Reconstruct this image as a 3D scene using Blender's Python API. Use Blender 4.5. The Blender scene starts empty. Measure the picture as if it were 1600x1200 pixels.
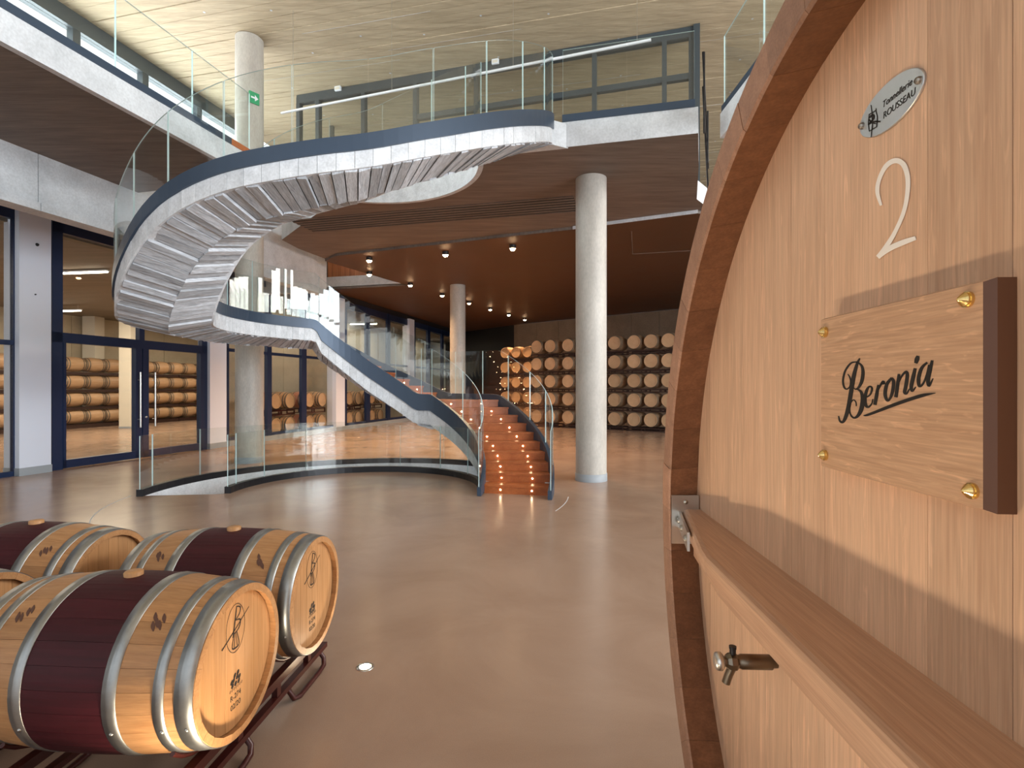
import bpy, math, random
from math import sin, cos, radians as rad, pi
from mathutils import Vector

random.seed(7)
SC = bpy.context.scene
COL = SC.collection

# ------------------------------------------------------------------ camera, world, light, exposure
F, H, HY = 832.0, 1.8, 606.0
cam = bpy.data.cameras.new('camera')
cam.sensor_width = 36.0
cam.lens = F / 1600 * 36
cam.shift_y = (HY - 600) / 1600
cam.clip_end = 200
cam.clip_start = 0.02
co = bpy.data.objects.new('camera', cam)
co.location = (0, 0, H)
co.rotation_euler = (pi / 2, 0, 0)
COL.objects.link(co)
SC.camera = co

TB = rad(13.5)
S_, C_ = sin(TB), cos(TB)


def B(u, v, z=0.0):
    """building axes: u runs away from the camera along the glazed wall, v to the right"""
    return (u * S_ + v * C_, u * C_ - v * S_, z)


def u_at(px, v):
    s = (px - 800) / F
    return -v * (C_ + S_ * s) / (S_ - C_ * s)


W = bpy.data.worlds.new('world')
SC.world = W
W.use_nodes = True
bg = W.node_tree.nodes['Background']
bg.inputs['Color'].default_value = (0.93, 0.97, 1.0, 1)
bg.inputs['Strength'].default_value = 1.6


def area(name, loc, rot, sx, sy, power, col, spread=180):
    L = bpy.data.lights.new(name, 'AREA')
    L.shape = 'RECTANGLE'
    L.size, L.size_y = sx, sy
    L.energy = power
    L.color = col
    L.spread = rad(spread)
    o = bpy.data.objects.new(name, L)
    o.location = loc
    o.rotation_euler = rot
    o['kind'] = 'helper'
    COL.objects.link(o)
    return o


# daylight behind the glazed wall at the photographer's back (faces +u)
area('daylight_window', B(-9.2, -1.0, 5.4), (pi / 2, 0, pi - TB), 24, 9.0, 16500, (0.76, 0.88, 1.0))
# daylight at the upper left window strip, plus two added fills from the right
area('fill_light_side', B(-1.5, 14.7, 5.2), (pi / 2, 0, pi / 2 - TB), 13, 8.6, 4300, (0.86, 0.92, 0.97))  # added fill light on the unseen right side
area('daylight_strip', B(4.0, -12.9, 8.0), (pi / 2, 0, pi / 2 + pi - TB), 22, 3.2, 2400, (0.92, 0.96, 1.0))
area('fill_light_gallery', B(12.0, 14.7, 8.0), (pi / 2, 0, pi / 2 - TB), 14, 3.6, 2000, (1.0, 0.95, 0.88))  # added fill light high on the unseen right side
SC.cycles.transparent_max_bounces = 40
SC.cycles.diffuse_bounces = 6

SC.view_settings.view_transform = 'Standard'
SC.view_settings.look = 'None'
SC.view_settings.gamma = 1.0
SC.view_settings.use_curve_mapping = False
SC.view_settings.exposure = 0.3

# ------------------------------------------------------------------ materials
MATS = {}


def nt(name):
    m = bpy.data.materials.new(name)
    m.use_nodes = True
    t = m.node_tree
    p = t.nodes['Principled BSDF']
    MATS[name] = m
    return m, t, p


def plain(name, col, rough=0.5, metal=0.0, spec=0.5, emit=None, es=0.0):
    m, t, p = nt(name)
    p.inputs['Base Color'].default_value = (*col, 1)
    p.inputs['Roughness'].default_value = rough
    p.inputs['Metallic'].default_value = metal
    p.inputs['Specular IOR Level'].default_value = spec
    if emit:
        p.inputs['Emission Color'].default_value = (*emit, 1)
        p.inputs['Emission Strength'].default_value = es
    n = t.nodes.new('ShaderNodeTexNoise')
    n.inputs['Scale'].default_value = 60
    b = t.nodes.new('ShaderNodeBump')
    b.inputs['Strength'].default_value = 0.03
    t.links.new(n.outputs['Fac'], b.inputs['Height'])
    t.links.new(b.outputs['Normal'], p.inputs['Normal'])
    return m


def textured(name, c1, c2, scale=(1, 1, 1), nscale=6.0, rough=(0.5, 0.65), bump=0.15, tint=0.0, spec=0.4,
             rotz=0.0, detail=6.0, c3=None, fine=None, metal=0.0, dist=0.0, coord='Object', fleck=None):
    """mottled two-colour material; scale stretches the grain, tint varies it from piece to piece"""
    m, t, p = nt(name)
    N, L = t.nodes.new, t.links.new
    tc = N('ShaderNodeTexCoord')
    mp = N('ShaderNodeMapping')
    mp.inputs['Scale'].default_value = scale
    mp.inputs['Rotation'].default_value = (0, 0, rotz)
    L(tc.outputs[coord], mp.inputs['Vector'])
    oi = N('ShaderNodeObjectInfo')
    add = N('ShaderNodeVectorMath')
    add.operation = 'ADD'
    mul = N('ShaderNodeMath')
    mul.operation = 'MULTIPLY'
    mul.inputs[1].default_value = 37.0 if tint else 0.0
    L(oi.outputs['Random'], mul.inputs[0])
    L(mp.outputs['Vector'], add.inputs[0])
    L(mul.outputs[0], add.inputs[1])
    n = N('ShaderNodeTexNoise')
    n.inputs['Scale'].default_value = nscale
    n.inputs['Detail'].default_value = detail
    n.inputs['Roughness'].default_value = 0.62
    n.inputs['Distortion'].default_value = dist
    L(add.outputs[0], n.inputs['Vector'])
    cr = N('ShaderNodeValToRGB')
    e = cr.color_ramp.elements
    e[0].position, e[1].position = 0.3, 0.7
    e[0].color, e[1].color = (*c1, 1), (*c2, 1)
    if c3:
        k = e.new(0.5)
        k.color = (*c3, 1)
    L(n.outputs['Fac'], cr.inputs['Fac'])
    out = cr.outputs['Color']
    if fine:
        n2 = N('ShaderNodeTexNoise')
        n2.inputs['Scale'].default_value = fine[0]
        n2.inputs['Detail'].default_value = 3
        mp2 = N('ShaderNodeMapping')
        mp2.inputs['Scale'].default_value = fine[2] if len(fine) > 2 else scale
        mp2.inputs['Rotation'].default_value = (0, 0, rotz)
        L(tc.outputs[coord], mp2.inputs['Vector'])
        L(mp2.outputs['Vector'], n2.inputs['Vector'])
        mr = N('ShaderNodeMapRange')
        mr.inputs['From Min'].default_value = 0.35
        mr.inputs['From Max'].default_value = 0.65
        mr.inputs['To Min'].default_value = 1 - fine[1]
        mr.inputs['To Max'].default_value = 1 + fine[1]
        L(n2.outputs['Fac'], mr.inputs['Value'])
        mx = N('ShaderNodeVectorMath')
        mx.operation = 'SCALE'
        L(out, mx.inputs[0])
        L(mr.outputs['Result'], mx.inputs['Scale'])
        out = mx.outputs[0]
    if fleck:
        n3 = N('ShaderNodeTexNoise')
        n3.inputs['Scale'].default_value = 1.0
        n3.inputs['Detail'].default_value = 2
        n3.inputs['Distortion'].default_value = 1.2
        mp3 = N('ShaderNodeMapping')
        mp3.inputs['Scale'].default_value = fleck[0]
        mp3.inputs['Rotation'].default_value = fleck[2]
        L(add.outputs[0] if False else tc.outputs[coord], mp3.inputs['Vector'])
        L(mp3.outputs['Vector'], n3.inputs['Vector'])
        mr3 = N('ShaderNodeMapRange')
        mr3.inputs['From Min'].default_value = 0.60
        mr3.inputs['From Max'].default_value = 0.70
        mr3.inputs['To Min'].default_value = 1.0
        mr3.inputs['To Max'].default_value = 1 + fleck[1]
        L(n3.outputs['Fac'], mr3.inputs['Value'])
        mx3 = N('ShaderNodeVectorMath')
        mx3.operation = 'SCALE'
        L(out, mx3.inputs[0])
        L(mr3.outputs['Result'], mx3.inputs['Scale'])
        out = mx3.outputs[0]
    if tint:
        mr2 = N('ShaderNodeMapRange')
        mr2.inputs['To Min'].default_value = 1 - tint
        mr2.inputs['To Max'].default_value = 1 + tint
        L(oi.outputs['Random'], mr2.inputs['Value'])
        mx2 = N('ShaderNodeVectorMath')
        mx2.operation = 'SCALE'
        L(out, mx2.inputs[0])
        L(mr2.outputs['Result'], mx2.inputs['Scale'])
        out = mx2.outputs[0]
    L(out, p.inputs['Base Color'])
    rr = N('ShaderNodeMapRange')
    rr.inputs['To Min'].default_value, rr.inputs['To Max'].default_value = rough
    L(n.outputs['Fac'], rr.inputs['Value'])
    L(rr.outputs['Result'], p.inputs['Roughness'])
    p.inputs['Specular IOR Level'].default_value = spec
    p.inputs['Metallic'].default_value = metal
    if bump:
        b = N('ShaderNodeBump')
        b.inputs['Strength'].default_value = bump
        b.inputs['Distance'].default_value = 0.02
        L(n.outputs['Fac'], b.inputs['Height'])
        L(b.outputs['Normal'], p.inputs['Normal'])
    return m


def thin_glass(name, tintc, refl=1.0):
    m = bpy.data.materials.new(name)
    m.use_nodes = True
    t = m.node_tree
    t.nodes.clear()
    N, L = t.nodes.new, t.links.new
    g = N('ShaderNodeNewGeometry')
    d = N('ShaderNodeVectorMath')
    d.operation = 'DOT_PRODUCT'
    L(g.outputs['Normal'], d.inputs[0])
    L(g.outputs['Incoming'], d.inputs[1])
    a = N('ShaderNodeMath')
    a.operation = 'ABSOLUTE'
    L(d.outputs['Value'], a.inputs[0])
    o = N('ShaderNodeMath')
    o.operation = 'SUBTRACT'
    o.inputs[0].default_value = 1
    L(a.outputs[0], o.inputs[1])
    pw = N('ShaderNodeMath')
    pw.operation = 'POWER'
    pw.inputs[1].default_value = 5
    L(o.outputs[0], pw.inputs[0])
    ma = N('ShaderNodeMath')
    ma.operation = 'MULTIPLY_ADD'
    ma.inputs[1].default_value = 0.8
    ma.inputs[2].default_value = 0.045 * refl
    L(pw.outputs[0], ma.inputs[0])
    tr = N('ShaderNodeBsdfTransparent')
    tr.inputs['Color'].default_value = (*tintc, 1)
    gl = N('ShaderNodeBsdfGlossy')
    gl.inputs['Roughness'].default_value = 0.0
    mx = N('ShaderNodeMixShader')
    L(ma.outputs[0], mx.inputs['Fac'])
    L(tr.outputs[0], mx.inputs[1])
    L(gl.outputs[0], mx.inputs[2])
    out = N('ShaderNodeOutputMaterial')
    L(mx.outputs[0], out.inputs['Surface'])
    MATS[name] = m
    return m


textured('floor_concrete', (0.315, 0.207, 0.147), (0.395, 0.273, 0.20), nscale=0.9, rough=(0.16, 0.3), bump=0.01, spec=0.5,
         fine=(220, 0.05), dist=0.6)
textured('concrete_light', (0.49, 0.515, 0.545), (0.65, 0.68, 0.715), nscale=2.2, rough=(0.6, 0.8), bump=0.08,
         fine=(30, 0.07))
textured('concrete_block', (0.51, 0.535, 0.565), (0.71, 0.74, 0.775), nscale=5, rough=(0.6, 0.8), bump=0.12, tint=0.07,
         fine=(40, 0.08))
textured('concrete_board', (0.28, 0.295, 0.32), (0.53, 0.56, 0.60), scale=(0.5, 5, 3), nscale=5, rough=(0.65, 0.85), bump=0.45,
         tint=0.24, fine=(9, 0.13, (0.7, 12, 6)), dist=0.8, c3=(0.44, 0.46, 0.49))
textured('concrete_column', (0.37, 0.345, 0.31), (0.50, 0.475, 0.43), scale=(1, 1, 0.35), nscale=3, rough=(0.4, 0.6), bump=0.06,
         fine=(40, 0.06))
textured('ceiling_board', (0.36, 0.285, 0.185), (0.50, 0.41, 0.28), scale=(0.25, 3.0, 1), nscale=3.2, rough=(0.7, 0.85), bump=0.25,
         rotz=TB, fine=(5, 0.10, (0.5, 9, 1)))
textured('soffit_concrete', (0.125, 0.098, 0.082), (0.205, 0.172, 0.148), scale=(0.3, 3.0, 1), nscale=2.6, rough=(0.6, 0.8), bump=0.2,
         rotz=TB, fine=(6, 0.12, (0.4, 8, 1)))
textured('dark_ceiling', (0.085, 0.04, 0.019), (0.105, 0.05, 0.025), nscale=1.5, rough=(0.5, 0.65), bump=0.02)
textured('cellar_wall', (0.50, 0.43, 0.32), (0.60, 0.52, 0.39), nscale=1.2, rough=(0.6, 0.8), bump=0.05, fine=(25, 0.05))
textured('cellar_ceiling', (0.20, 0.165, 0.125), (0.28, 0.235, 0.185), scale=(0.3, 3, 1), nscale=2, rough=(0.7, 0.85), bump=0.1, rotz=TB)
textured('rear_wall', (0.20, 0.145, 0.10), (0.28, 0.21, 0.15), nscale=1.0, rough=(0.6, 0.8), bump=0.05, fine=(20, 0.08))
plain('joint_shadow', (0.05, 0.048, 0.045), 0.9)
plain('black_wall', (0.012, 0.011, 0.012), 0.6)
plain('white_paint', (0.66, 0.71, 0.82), 0.5)
plain('cream_paint', (0.72, 0.66, 0.55), 0.55)
plain('plinth_grey', (0.30, 0.33, 0.36), 0.5)
plain('navy_metal', (0.012, 0.026, 0.075), 0.35, 0.2)
plain('fascia_metal', (0.042, 0.066, 0.105), 0.38, 0.3)
plain('black_metal', (0.012, 0.012, 0.015), 0.35, 0.3)
plain('frame_grey', (0.06, 0.075, 0.085), 0.4, 0.3)
plain('white_metal', (0.80, 0.83, 0.88), 0.3)
plain('steel', (0.62, 0.62, 0.60), 0.28, 1.0)
plain('bolt_steel', (0.38, 0.36, 0.33), 0.3, 1.0)
plain('bronze', (0.20, 0.165, 0.125), 0.32, 1.0)
plain('brass', (0.80, 0.58, 0.24), 0.2, 1.0)
textured('hoop_steel', (0.26, 0.27, 0.27), (0.38, 0.39, 0.39), nscale=8, rough=(0.3, 0.45), bump=0.02, metal=0.9)
plain('hoop_dark', (0.16, 0.145, 0.125), 0.45, 0.6)
plain('rack_red', (0.055, 0.010, 0.008), 0.35, 0.1)
plain('rack_dark', (0.035, 0.014, 0.010), 0.5, 0.2)
plain('burnt_ink', (0.012, 0.008, 0.006), 0.8)
plain('stain_ink', (0.10, 0.045, 0.03), 0.8)
plain('chalk', (0.86, 0.80, 0.74), 0.9)
plain('sign_green', (0.0, 0.30, 0.12), 0.5)
plain('bulb_warm', (1, 0.9, 0.7), 0.4, emit=(1.0, 0.66, 0.36), es=60)
plain('led_warm', (1, 0.9, 0.7), 0.4, emit=(1.0, 0.74, 0.42), es=40)
plain('tube_white', (1, 1, 1), 0.4, emit=(1.0, 0.86, 0.66), es=14)
textured('barrel_oak', (0.345, 0.165, 0.066), (0.455, 0.245, 0.108), scale=(0.35, 6, 6), nscale=7, rough=(0.4, 0.55), bump=0.06,
         tint=0.09, fine=(9, 0.08, (0.4, 14, 14)))
textured('barrel_head', (0.37, 0.18, 0.070), (0.47, 0.255, 0.112), scale=(6, 6, 0.35), nscale=7, rough=(0.4, 0.55), bump=0.05,
         tint=0.09, fine=(9, 0.08, (14, 14, 0.4)))
textured('cellar_oak', (0.40, 0.235, 0.12), (0.53, 0.34, 0.20), scale=(0.5, 4, 4), nscale=4, rough=(0.4, 0.55), bump=0.02, tint=0.12)
textured('cellar_head', (0.50, 0.32, 0.18), (0.60, 0.40, 0.24), nscale=3, rough=(0.5, 0.6), bump=0.02, tint=0.10)
plain('cellar_pink', (0.50, 0.22, 0.15), 0.35)
textured('wine_band', (0.034, 0.004, 0.007), (0.058, 0.007, 0.012), scale=(0.5, 5, 5), nscale=6, rough=(0.5, 0.6), bump=0.05, tint=0.12, spec=0.25)
textured('vat_oak', (0.54, 0.325, 0.205), (0.68, 0.445, 0.295), scale=(9, 9, 0.42), nscale=5.5, rough=(0.42, 0.55), bump=0.05,
         tint=0.10, fine=(16, 0.09, (22, 22, 0.5)), dist=0.5, fleck=((70, 70, 7), 0.16, (0, 0.12, 0)))
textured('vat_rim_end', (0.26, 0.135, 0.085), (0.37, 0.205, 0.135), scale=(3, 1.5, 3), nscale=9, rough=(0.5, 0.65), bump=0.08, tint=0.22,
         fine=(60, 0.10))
textured('vat_rim_shaded', (0.15, 0.062, 0.028), (0.225, 0.098, 0.046), scale=(3, 1.5, 3), nscale=9, rough=(0.45, 0.6), bump=0.08, tint=0.22,
         fine=(60, 0.10))  # shade of the inner rim face is put into this darker colour
textured('vat_bar', (0.43, 0.245, 0.15), (0.55, 0.335, 0.215), scale=(0.5, 14, 14), nscale=6, rough=(0.4, 0.5), bump=0.05,
         fine=(12, 0.08, (0.7, 26, 26)))
textured('plaque_oak', (0.46, 0.265, 0.155), (0.59, 0.365, 0.225), scale=(1.2, 18, 18), nscale=5, rough=(0.4, 0.5), bump=0.06, dist=1.2,
         fine=(10, 0.10, (1, 30, 30)), fleck=((16, 60, 90), 0.22, (0, 0.1, 0)))
plain('plaque_edge', (0.115, 0.045, 0.020), 0.5)
textured('stair_wood', (0.30, 0.076, 0.020), (0.43, 0.128, 0.038), scale=(2, 2, 2), nscale=3, rough=(0.3, 0.42), bump=0.04, tint=0.08,
         fine=(20, 0.08))
textured('panel_wood', (0.30, 0.105, 0.045), (0.52, 0.22, 0.10), scale=(8, 8, 0.3), nscale=3, rough=(0.4, 0.5), bump=0.05, tint=0.15)
textured('silver_plate', (0.52, 0.53, 0.54), (0.60, 0.61, 0.62), nscale=8, rough=(0.3, 0.4), bump=0.0, metal=0.85)
thin_glass('glass_clear', (0.955, 0.975, 0.968))
thin_glass('glass_pane', (0.94, 0.95, 0.94), 0.8)
plain('glass_edge', (0.56, 0.74, 0.75), 0.1, spec=0.8)

# ------------------------------------------------------------------ geometry helpers


def M(x):
    return MATS[x]


def link(o, parent=None):
    COL.objects.link(o)
    if parent is not None:
        o.parent = parent
    return o


def tag(o, label=None, cat=None, group=None, kind=None):
    if label:
        o['label'] = label
    if cat:
        o['category'] = cat
    if group:
        o['group'] = group
    if kind:
        o['kind'] = kind
    return o


def thing(name, label, cat, loc=(0, 0, 0), rotz=0.0, group=None):
    o = bpy.data.objects.new(name, None)
    o.empty_display_size = 0.1
    o.location = loc
    o.rotation_euler = (0, 0, rotz)
    link(o)
    return tag(o, label, cat, group)


class G:
    """collects shapes into one mesh"""

    def __init__(s):
        s.v, s.f, s.m, s.sm = [], [], [], []

    def add(s, vs, fs, mi=0, smooth=False):
        k = len(s.v)
        s.v += [tuple(p) for p in vs]
        for i, f in enumerate(fs):
            s.f.append([k + j for j in f])
            s.m.append(mi[i] if isinstance(mi, (list, tuple)) else mi)
            s.sm.append(smooth)
        return s

    def hexa(s, p, mi=0):
        """eight corners: bottom ring then top ring, counter-clockwise seen from above"""
        return s.add(p, [(3, 2, 1, 0), (4, 5, 6, 7), (0, 1, 5, 4), (1, 2, 6, 5), (2, 3, 7, 6), (3, 0, 4, 7)], mi)

    def box(s, x0, x1, y0, y1, z0, z1, mi=0, fn=None):
        p = [(x0, y0, z0), (x1, y0, z0), (x1, y1, z0), (x0, y1, z0), (x0, y0, z1), (x1, y0, z1), (x1, y1, z1), (x0, y1, z1)]
        if fn:
            p = [fn(*q) for q in p]
        return s.hexa(p, mi)

    def cbox(s, x0, x1, y0, y1, z0, z1, c, mi=0):
        """box with the edges that run along x chamfered"""
        ring = [(y0 + c, z0), (y1 - c, z0), (y1, z0 + c), (y1, z1 - c), (y1 - c, z1), (y0 + c, z1), (y0, z1 - c), (y0, z0 + c)]
        vs = [(x0, a, b) for a, b in ring] + [(x1, a, b) for a, b in ring]
        n = 8
        fs = [tuple(range(n - 1, -1, -1)), tuple(range(n, 2 * n))] + [(i, (i + 1) % n, n + (i + 1) % n, n + i) for i in range(n)]
        return s.add(vs, fs, mi)

    def prism(s, poly, z0, z1, mi=(0, 0, 0)):
        n = len(poly)
        vs = [(x, y, z0) for x, y in poly] + [(x, y, z1) for x, y in poly]
        fs = [tuple(range(n - 1, -1, -1)), tuple(range(n, 2 * n))] + [(i, (i + 1) % n, n + (i + 1) % n, n + i) for i in range(n)]
        return s.add(vs, fs, [mi[0], mi[1]] + [mi[2]] * n)

    def lathe(s, prof, seg=24, axis='z', c=(0, 0, 0), mi=0, smooth=True, closed=False):
        """profile of (radius, height) turned round an axis"""
        vs = []
        for r, h in prof:
            for i in range(seg):
                a = 2 * pi * i / seg
                q = {'z': (r * cos(a), r * sin(a), h), 'x': (h, r * cos(a), r * sin(a)), 'y': (r * sin(a), h, r * cos(a))}[axis]
                vs.append((q[0] + c[0], q[1] + c[1], q[2] + c[2]))
        fs = []
        n = len(prof)
        for j in range(n - (0 if closed else 1)):
            for i in range(seg):
                k = (i + 1) % seg
                j2 = (j + 1) % n
                fs.append((j * seg + i, j * seg + k, j2 * seg + k, j2 * seg + i))
        return s.add(vs, fs, mi, smooth)

    def disc(s, r, h, seg=24, axis='z', c=(0, 0, 0), mi=0, flip=False):
        vs = []
        for i in range(seg):
            a = 2 * pi * i / seg
            q = {'z': (r * cos(a), r * sin(a), h), 'x': (h, r * cos(a), r * sin(a)), 'y': (r * sin(a), h, r * cos(a))}[axis]
            vs.append((q[0] + c[0], q[1] + c[1], q[2] + c[2]))
        f = tuple(range(seg))
        return s.add(vs, [f[::-1] if flip else f], mi)

    def tube(s, pts, r, seg=8, mi=0, cap=True):
        P = [Vector(p) for p in pts]
        n = len(P)
        up = Vector((0, 0, 1))
        vs = []
        for i in range(n):
            d = (P[min(i + 1, n - 1)] - P[max(i - 1, 0)]).normalized()
            a = d.cross(up)
            if a.length < 1e-3:
                a = d.cross(Vector((1, 0, 0)))
            a.normalize()
            b = a.cross(d).normalized()
            for k in range(seg):
                t = 2 * pi * k / seg
                vs.append(P[i] + a * (r * cos(t)) + b * (r * sin(t)))
        fs = []
        for i in range(n - 1):
            for k in range(seg):
                q = (k + 1) % seg
                fs.append((i * seg + k, i * seg + q, (i + 1) * seg + q, (i + 1) * seg + k))
        s.add(vs, fs, mi, True)
        if cap:
            s.add(vs[:seg], [tuple(range(seg - 1, -1, -1))], mi)
            s.add(vs[-seg:], [tuple(range(seg))], mi)
        return s

    def mesh(s, name, mats):
        me = bpy.data.meshes.new(name)
        me.from_pydata(s.v, [], s.f)
        for m in ([mats] if isinstance(mats, str) else mats):
            me.materials.append(M(m))
        me.polygons.foreach_set('material_index', s.m)
        me.polygons.foreach_set('use_smooth', s.sm)
        me.update()
        return me

    def obj(s, name, mats, parent=None, loc=None, recalc=True):
        me = s.mesh(name, mats)
        if recalc:
            import bmesh
            b = bmesh.new()
            b.from_mesh(me)
            bmesh.ops.recalc_face_normals(b, faces=b.faces)
            b.to_mesh(me)
            b.free()
        o = bpy.data.objects.new(name, me)
        if loc:
            o.location = loc
        return link(o, parent)


def inst(name, me, parent=None, loc=(0, 0, 0), rot=(0, 0, 0)):
    o = bpy.data.objects.new(name, me)
    o.location = loc
    o.rotation_euler = rot
    return link(o, parent)


def struct(o):
    o['kind'] = 'structure'
    return o


def bb(g, u0, u1, v0, v1, z0, z1, mi=0):
    return g.box(u0, u1, v1, v0, z0, z1, mi, fn=lambda u, v, z: B(u, v, z))


def fill_slab(name, loops, z0, z1, mats):
    """horizontal slab with holes: loops[0] is the outline; mats = bottom, top, side"""
    import bmesh
    bm = bmesh.new()
    es = []
    for lp in loops:
        vs = [bm.verts.new((x, y, z1)) for x, y in lp]
        for i in range(len(vs)):
            es.append(bm.edges.new((vs[i], vs[(i + 1) % len(vs)])))
    bmesh.ops.triangle_fill(bm, edges=es, use_beauty=True)
    for f in bm.faces:
        if f.normal.z < 0:
            f.normal_flip()
        f.material_index = 1
    top = list(bm.faces)
    r = bmesh.ops.duplicate(bm, geom=top)
    for v in [g for g in r['geom'] if isinstance(g, bmesh.types.BMVert)]:
        v.co.z = z0
    for f in [g for g in r['geom'] if isinstance(g, bmesh.types.BMFace)]:
        f.normal_flip()
        f.material_index = 0
    for lp in loops:
        n = len(lp)
        for i in range(n):
            a, b = lp[i], lp[(i + 1) % n]
            f = bm.faces.new([bm.verts.new(p) for p in ((*a, z0), (*b, z0), (*b, z1), (*a, z1))])
            f.material_index = 2
    me = bpy.data.meshes.new(name)
    bm.to_mesh(me)
    bm.free()
    for m in mats:
        me.materials.append(M(m))
    return link(bpy.data.objects.new(name, me))


def catmull(pts, n=6):
    out = []
    P = [pts[0]] + list(pts) + [pts[-1]]
    for i in range(1, len(P) - 2):
        for k in range(n):
            t = k / n
            out.append(tuple(0.5 * (2 * b + (c - a) * t + (2 * a - 5 * b + 4 * c - d) * t * t + (3 * b - a - 3 * c + d) * t ** 3)
                             for a, b, c, d in zip(P[i - 1], P[i], P[i + 1], P[i + 2])))
    out.append(tuple(pts[-1]))
    return out


def ribbon(g, pts, fn, n=6, mi=0, lift=0.0012):
    """stroke of varying width drawn in a plane; fn(x, y, height) gives the 3D point"""
    P = catmull(pts, n) if len(pts) > 2 else pts
    L_, R_ = [], []
    for i in range(len(P)):
        a, b = P[max(i - 1, 0)], P[min(i + 1, len(P) - 1)]
        dx, dy = b[0] - a[0], b[1] - a[1]
        d = math.hypot(dx, dy) or 1
        w = P[i][2] / 2
        L_.append((P[i][0] - dy / d * w, P[i][1] + dx / d * w))
        R_.append((P[i][0] + dy / d * w, P[i][1] - dx / d * w))
    for i in range(len(P) - 1):
        q = [L_[i], R_[i], R_[i + 1], L_[i + 1]]
        g.hexa([fn(x, y, 0.0) for x, y in q] + [fn(x, y, lift) for x, y in q], mi)


ORD = ['first', 'second', 'third', 'fourth', 'fifth', 'sixth', 'seventh', 'eighth', 'ninth', 'tenth', 'eleventh', 'twelfth',
       'thirteenth', 'fourteenth', 'fifteenth', 'sixteenth']

# ------------------------------------------------------------------ stair layout shared with the floor
SX, SY, RI, RO = -2.7, 9.3, 2.2, 3.4


def arc(r, a0, a1, n):
    return [(SX + r * cos(rad(a0 + (a1 - a0) * i / n)), SY + r * sin(rad(a0 + (a1 - a0) * i / n))) for i in range(n + 1)]


# ------------------------------------------------------------------ setting: floor, walls, slabs, ceilings
outer = [B(-8.8, -27)[:2], B(-8.8, 15)[:2], B(46, 15)[:2], B(46, -27)[:2]]
hole = arc(RO + 0.05, 20, 187, 40) + arc(RI + 0.02, 187, 20, 30)
fl = fill_slab('floor', [outer, hole], -0.25, 0.0, ['floor_concrete', 'floor_concrete', 'concrete_light'])
struct(fl)
tag(fl, 'polished tan concrete floor with soft reflections')

# joint line round the stair and the shaft of the stair going down
g = G()
a_ = arc(3.66, 187, 352, 60)
b_ = arc(3.672, 187, 352, 60)
for i in list(range(11)) + list(range(54, 60)):
    g.hexa([(*a_[i], 0), (*b_[i], 0), (*b_[i + 1], 0), (*a_[i + 1], 0), (*a_[i], .0015), (*b_[i], .0015), (*b_[i + 1], .0015), (*a_[i + 1], .0015)])
struct(g.obj('trim_1', 'concrete_light'))
g = G()
for r0, r1 in ((RO + 0.05, RO + 0.25), (RI - 0.2, RI + 0.02)):
    a_, b_ = arc(r0, 20, 187, 40), arc(r1, 20, 187, 40)
    for i in range(40):
        q = [a_[i], b_[i], b_[i + 1], a_[i + 1]]
        g.hexa([(*p, -3.2) for p in q] + [(*p, -0.25) for p in q])
struct(g.obj('wall_stairwell', 'concrete_light'))
st = thing('lower_staircase', 'wooden stair descending into the curved floor opening', 'staircase', (SX, SY, 0))
for k in range(14):
    a0, a1 = 186 - k * 7, 186 - (k + 1) * 7
    q = [(RI * cos(rad(a0)), RI * sin(rad(a0))), (RO * cos(rad(a0)), RO * sin(rad(a0))),
         (RO * cos(rad(a1)), RO * sin(rad(a1))), (RI * cos(rad(a1)), RI * sin(rad(a1)))]
    z = -0.16 * (k + 1)
    g = G()
    g.hexa([(*p, z - 0.17) for p in q] + [(*p, z) for p in q])
    g.obj('tread', 'stair_wood', st)

# side and rear walls that close the hall (out of view)
g = G()
bb(g, -8.8, 5, 14.0, 14.3, 0, 0.9)
bb(g, 5, 46, 14.0, 14.3, 0, 6.2)
bb(g, -8.8, 46, 14.0, 14.3, 9.8, 10.4)
bb(g, 19, 46, 14.0, 14.3, 6.2, 9.8)
struct(g.obj('wall_right', 'concrete_light'))
w9 = bpy.data.objects.new('added_window_right', None)  # unseen window frame, added round the right-hand fill lights
link(w9)
struct(w9)
for k in range(15):
    g = G()
    u = -8.7 + k * 1.96
    bb(g, u - .08, u + .08, 14.05, 14.25, 0.9 if u < 5 else 6.2, 9.8)
    g.obj('mullion', 'navy_metal', w9)
for z, u1 in ((0.95, 5), (3.5, 5), (6.2, 19), (9.75, 19)):
    g = G()
    bb(g, -8.8, u1, 14.05, 14.25, z - .07, z + .07)
    g.obj('transom', 'navy_metal', w9)
RW0, RW1 = (0.32, 33.6), (15.0, 21.7)
g = G()
dx, dy = RW1[0] - RW0[0], RW1[1] - RW0[1]
d = math.hypot(dx, dy)
nx, ny = -dy / d * 0.3, dx / d * 0.3
g.hexa([(*RW0, 0), (*RW1, 0), (RW1[0] - nx, RW1[1] + abs(ny), 0), (RW0[0] - nx, RW0[1] + abs(ny), 0),
        (*RW0, 5.79), (*RW1, 5.79), (RW1[0] - nx, RW1[1] + abs(ny), 5.79), (RW0[0] - nx, RW0[1] + abs(ny), 5.79)])
wb = struct(g.obj('wall_back', 'rear_wall'))
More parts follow.
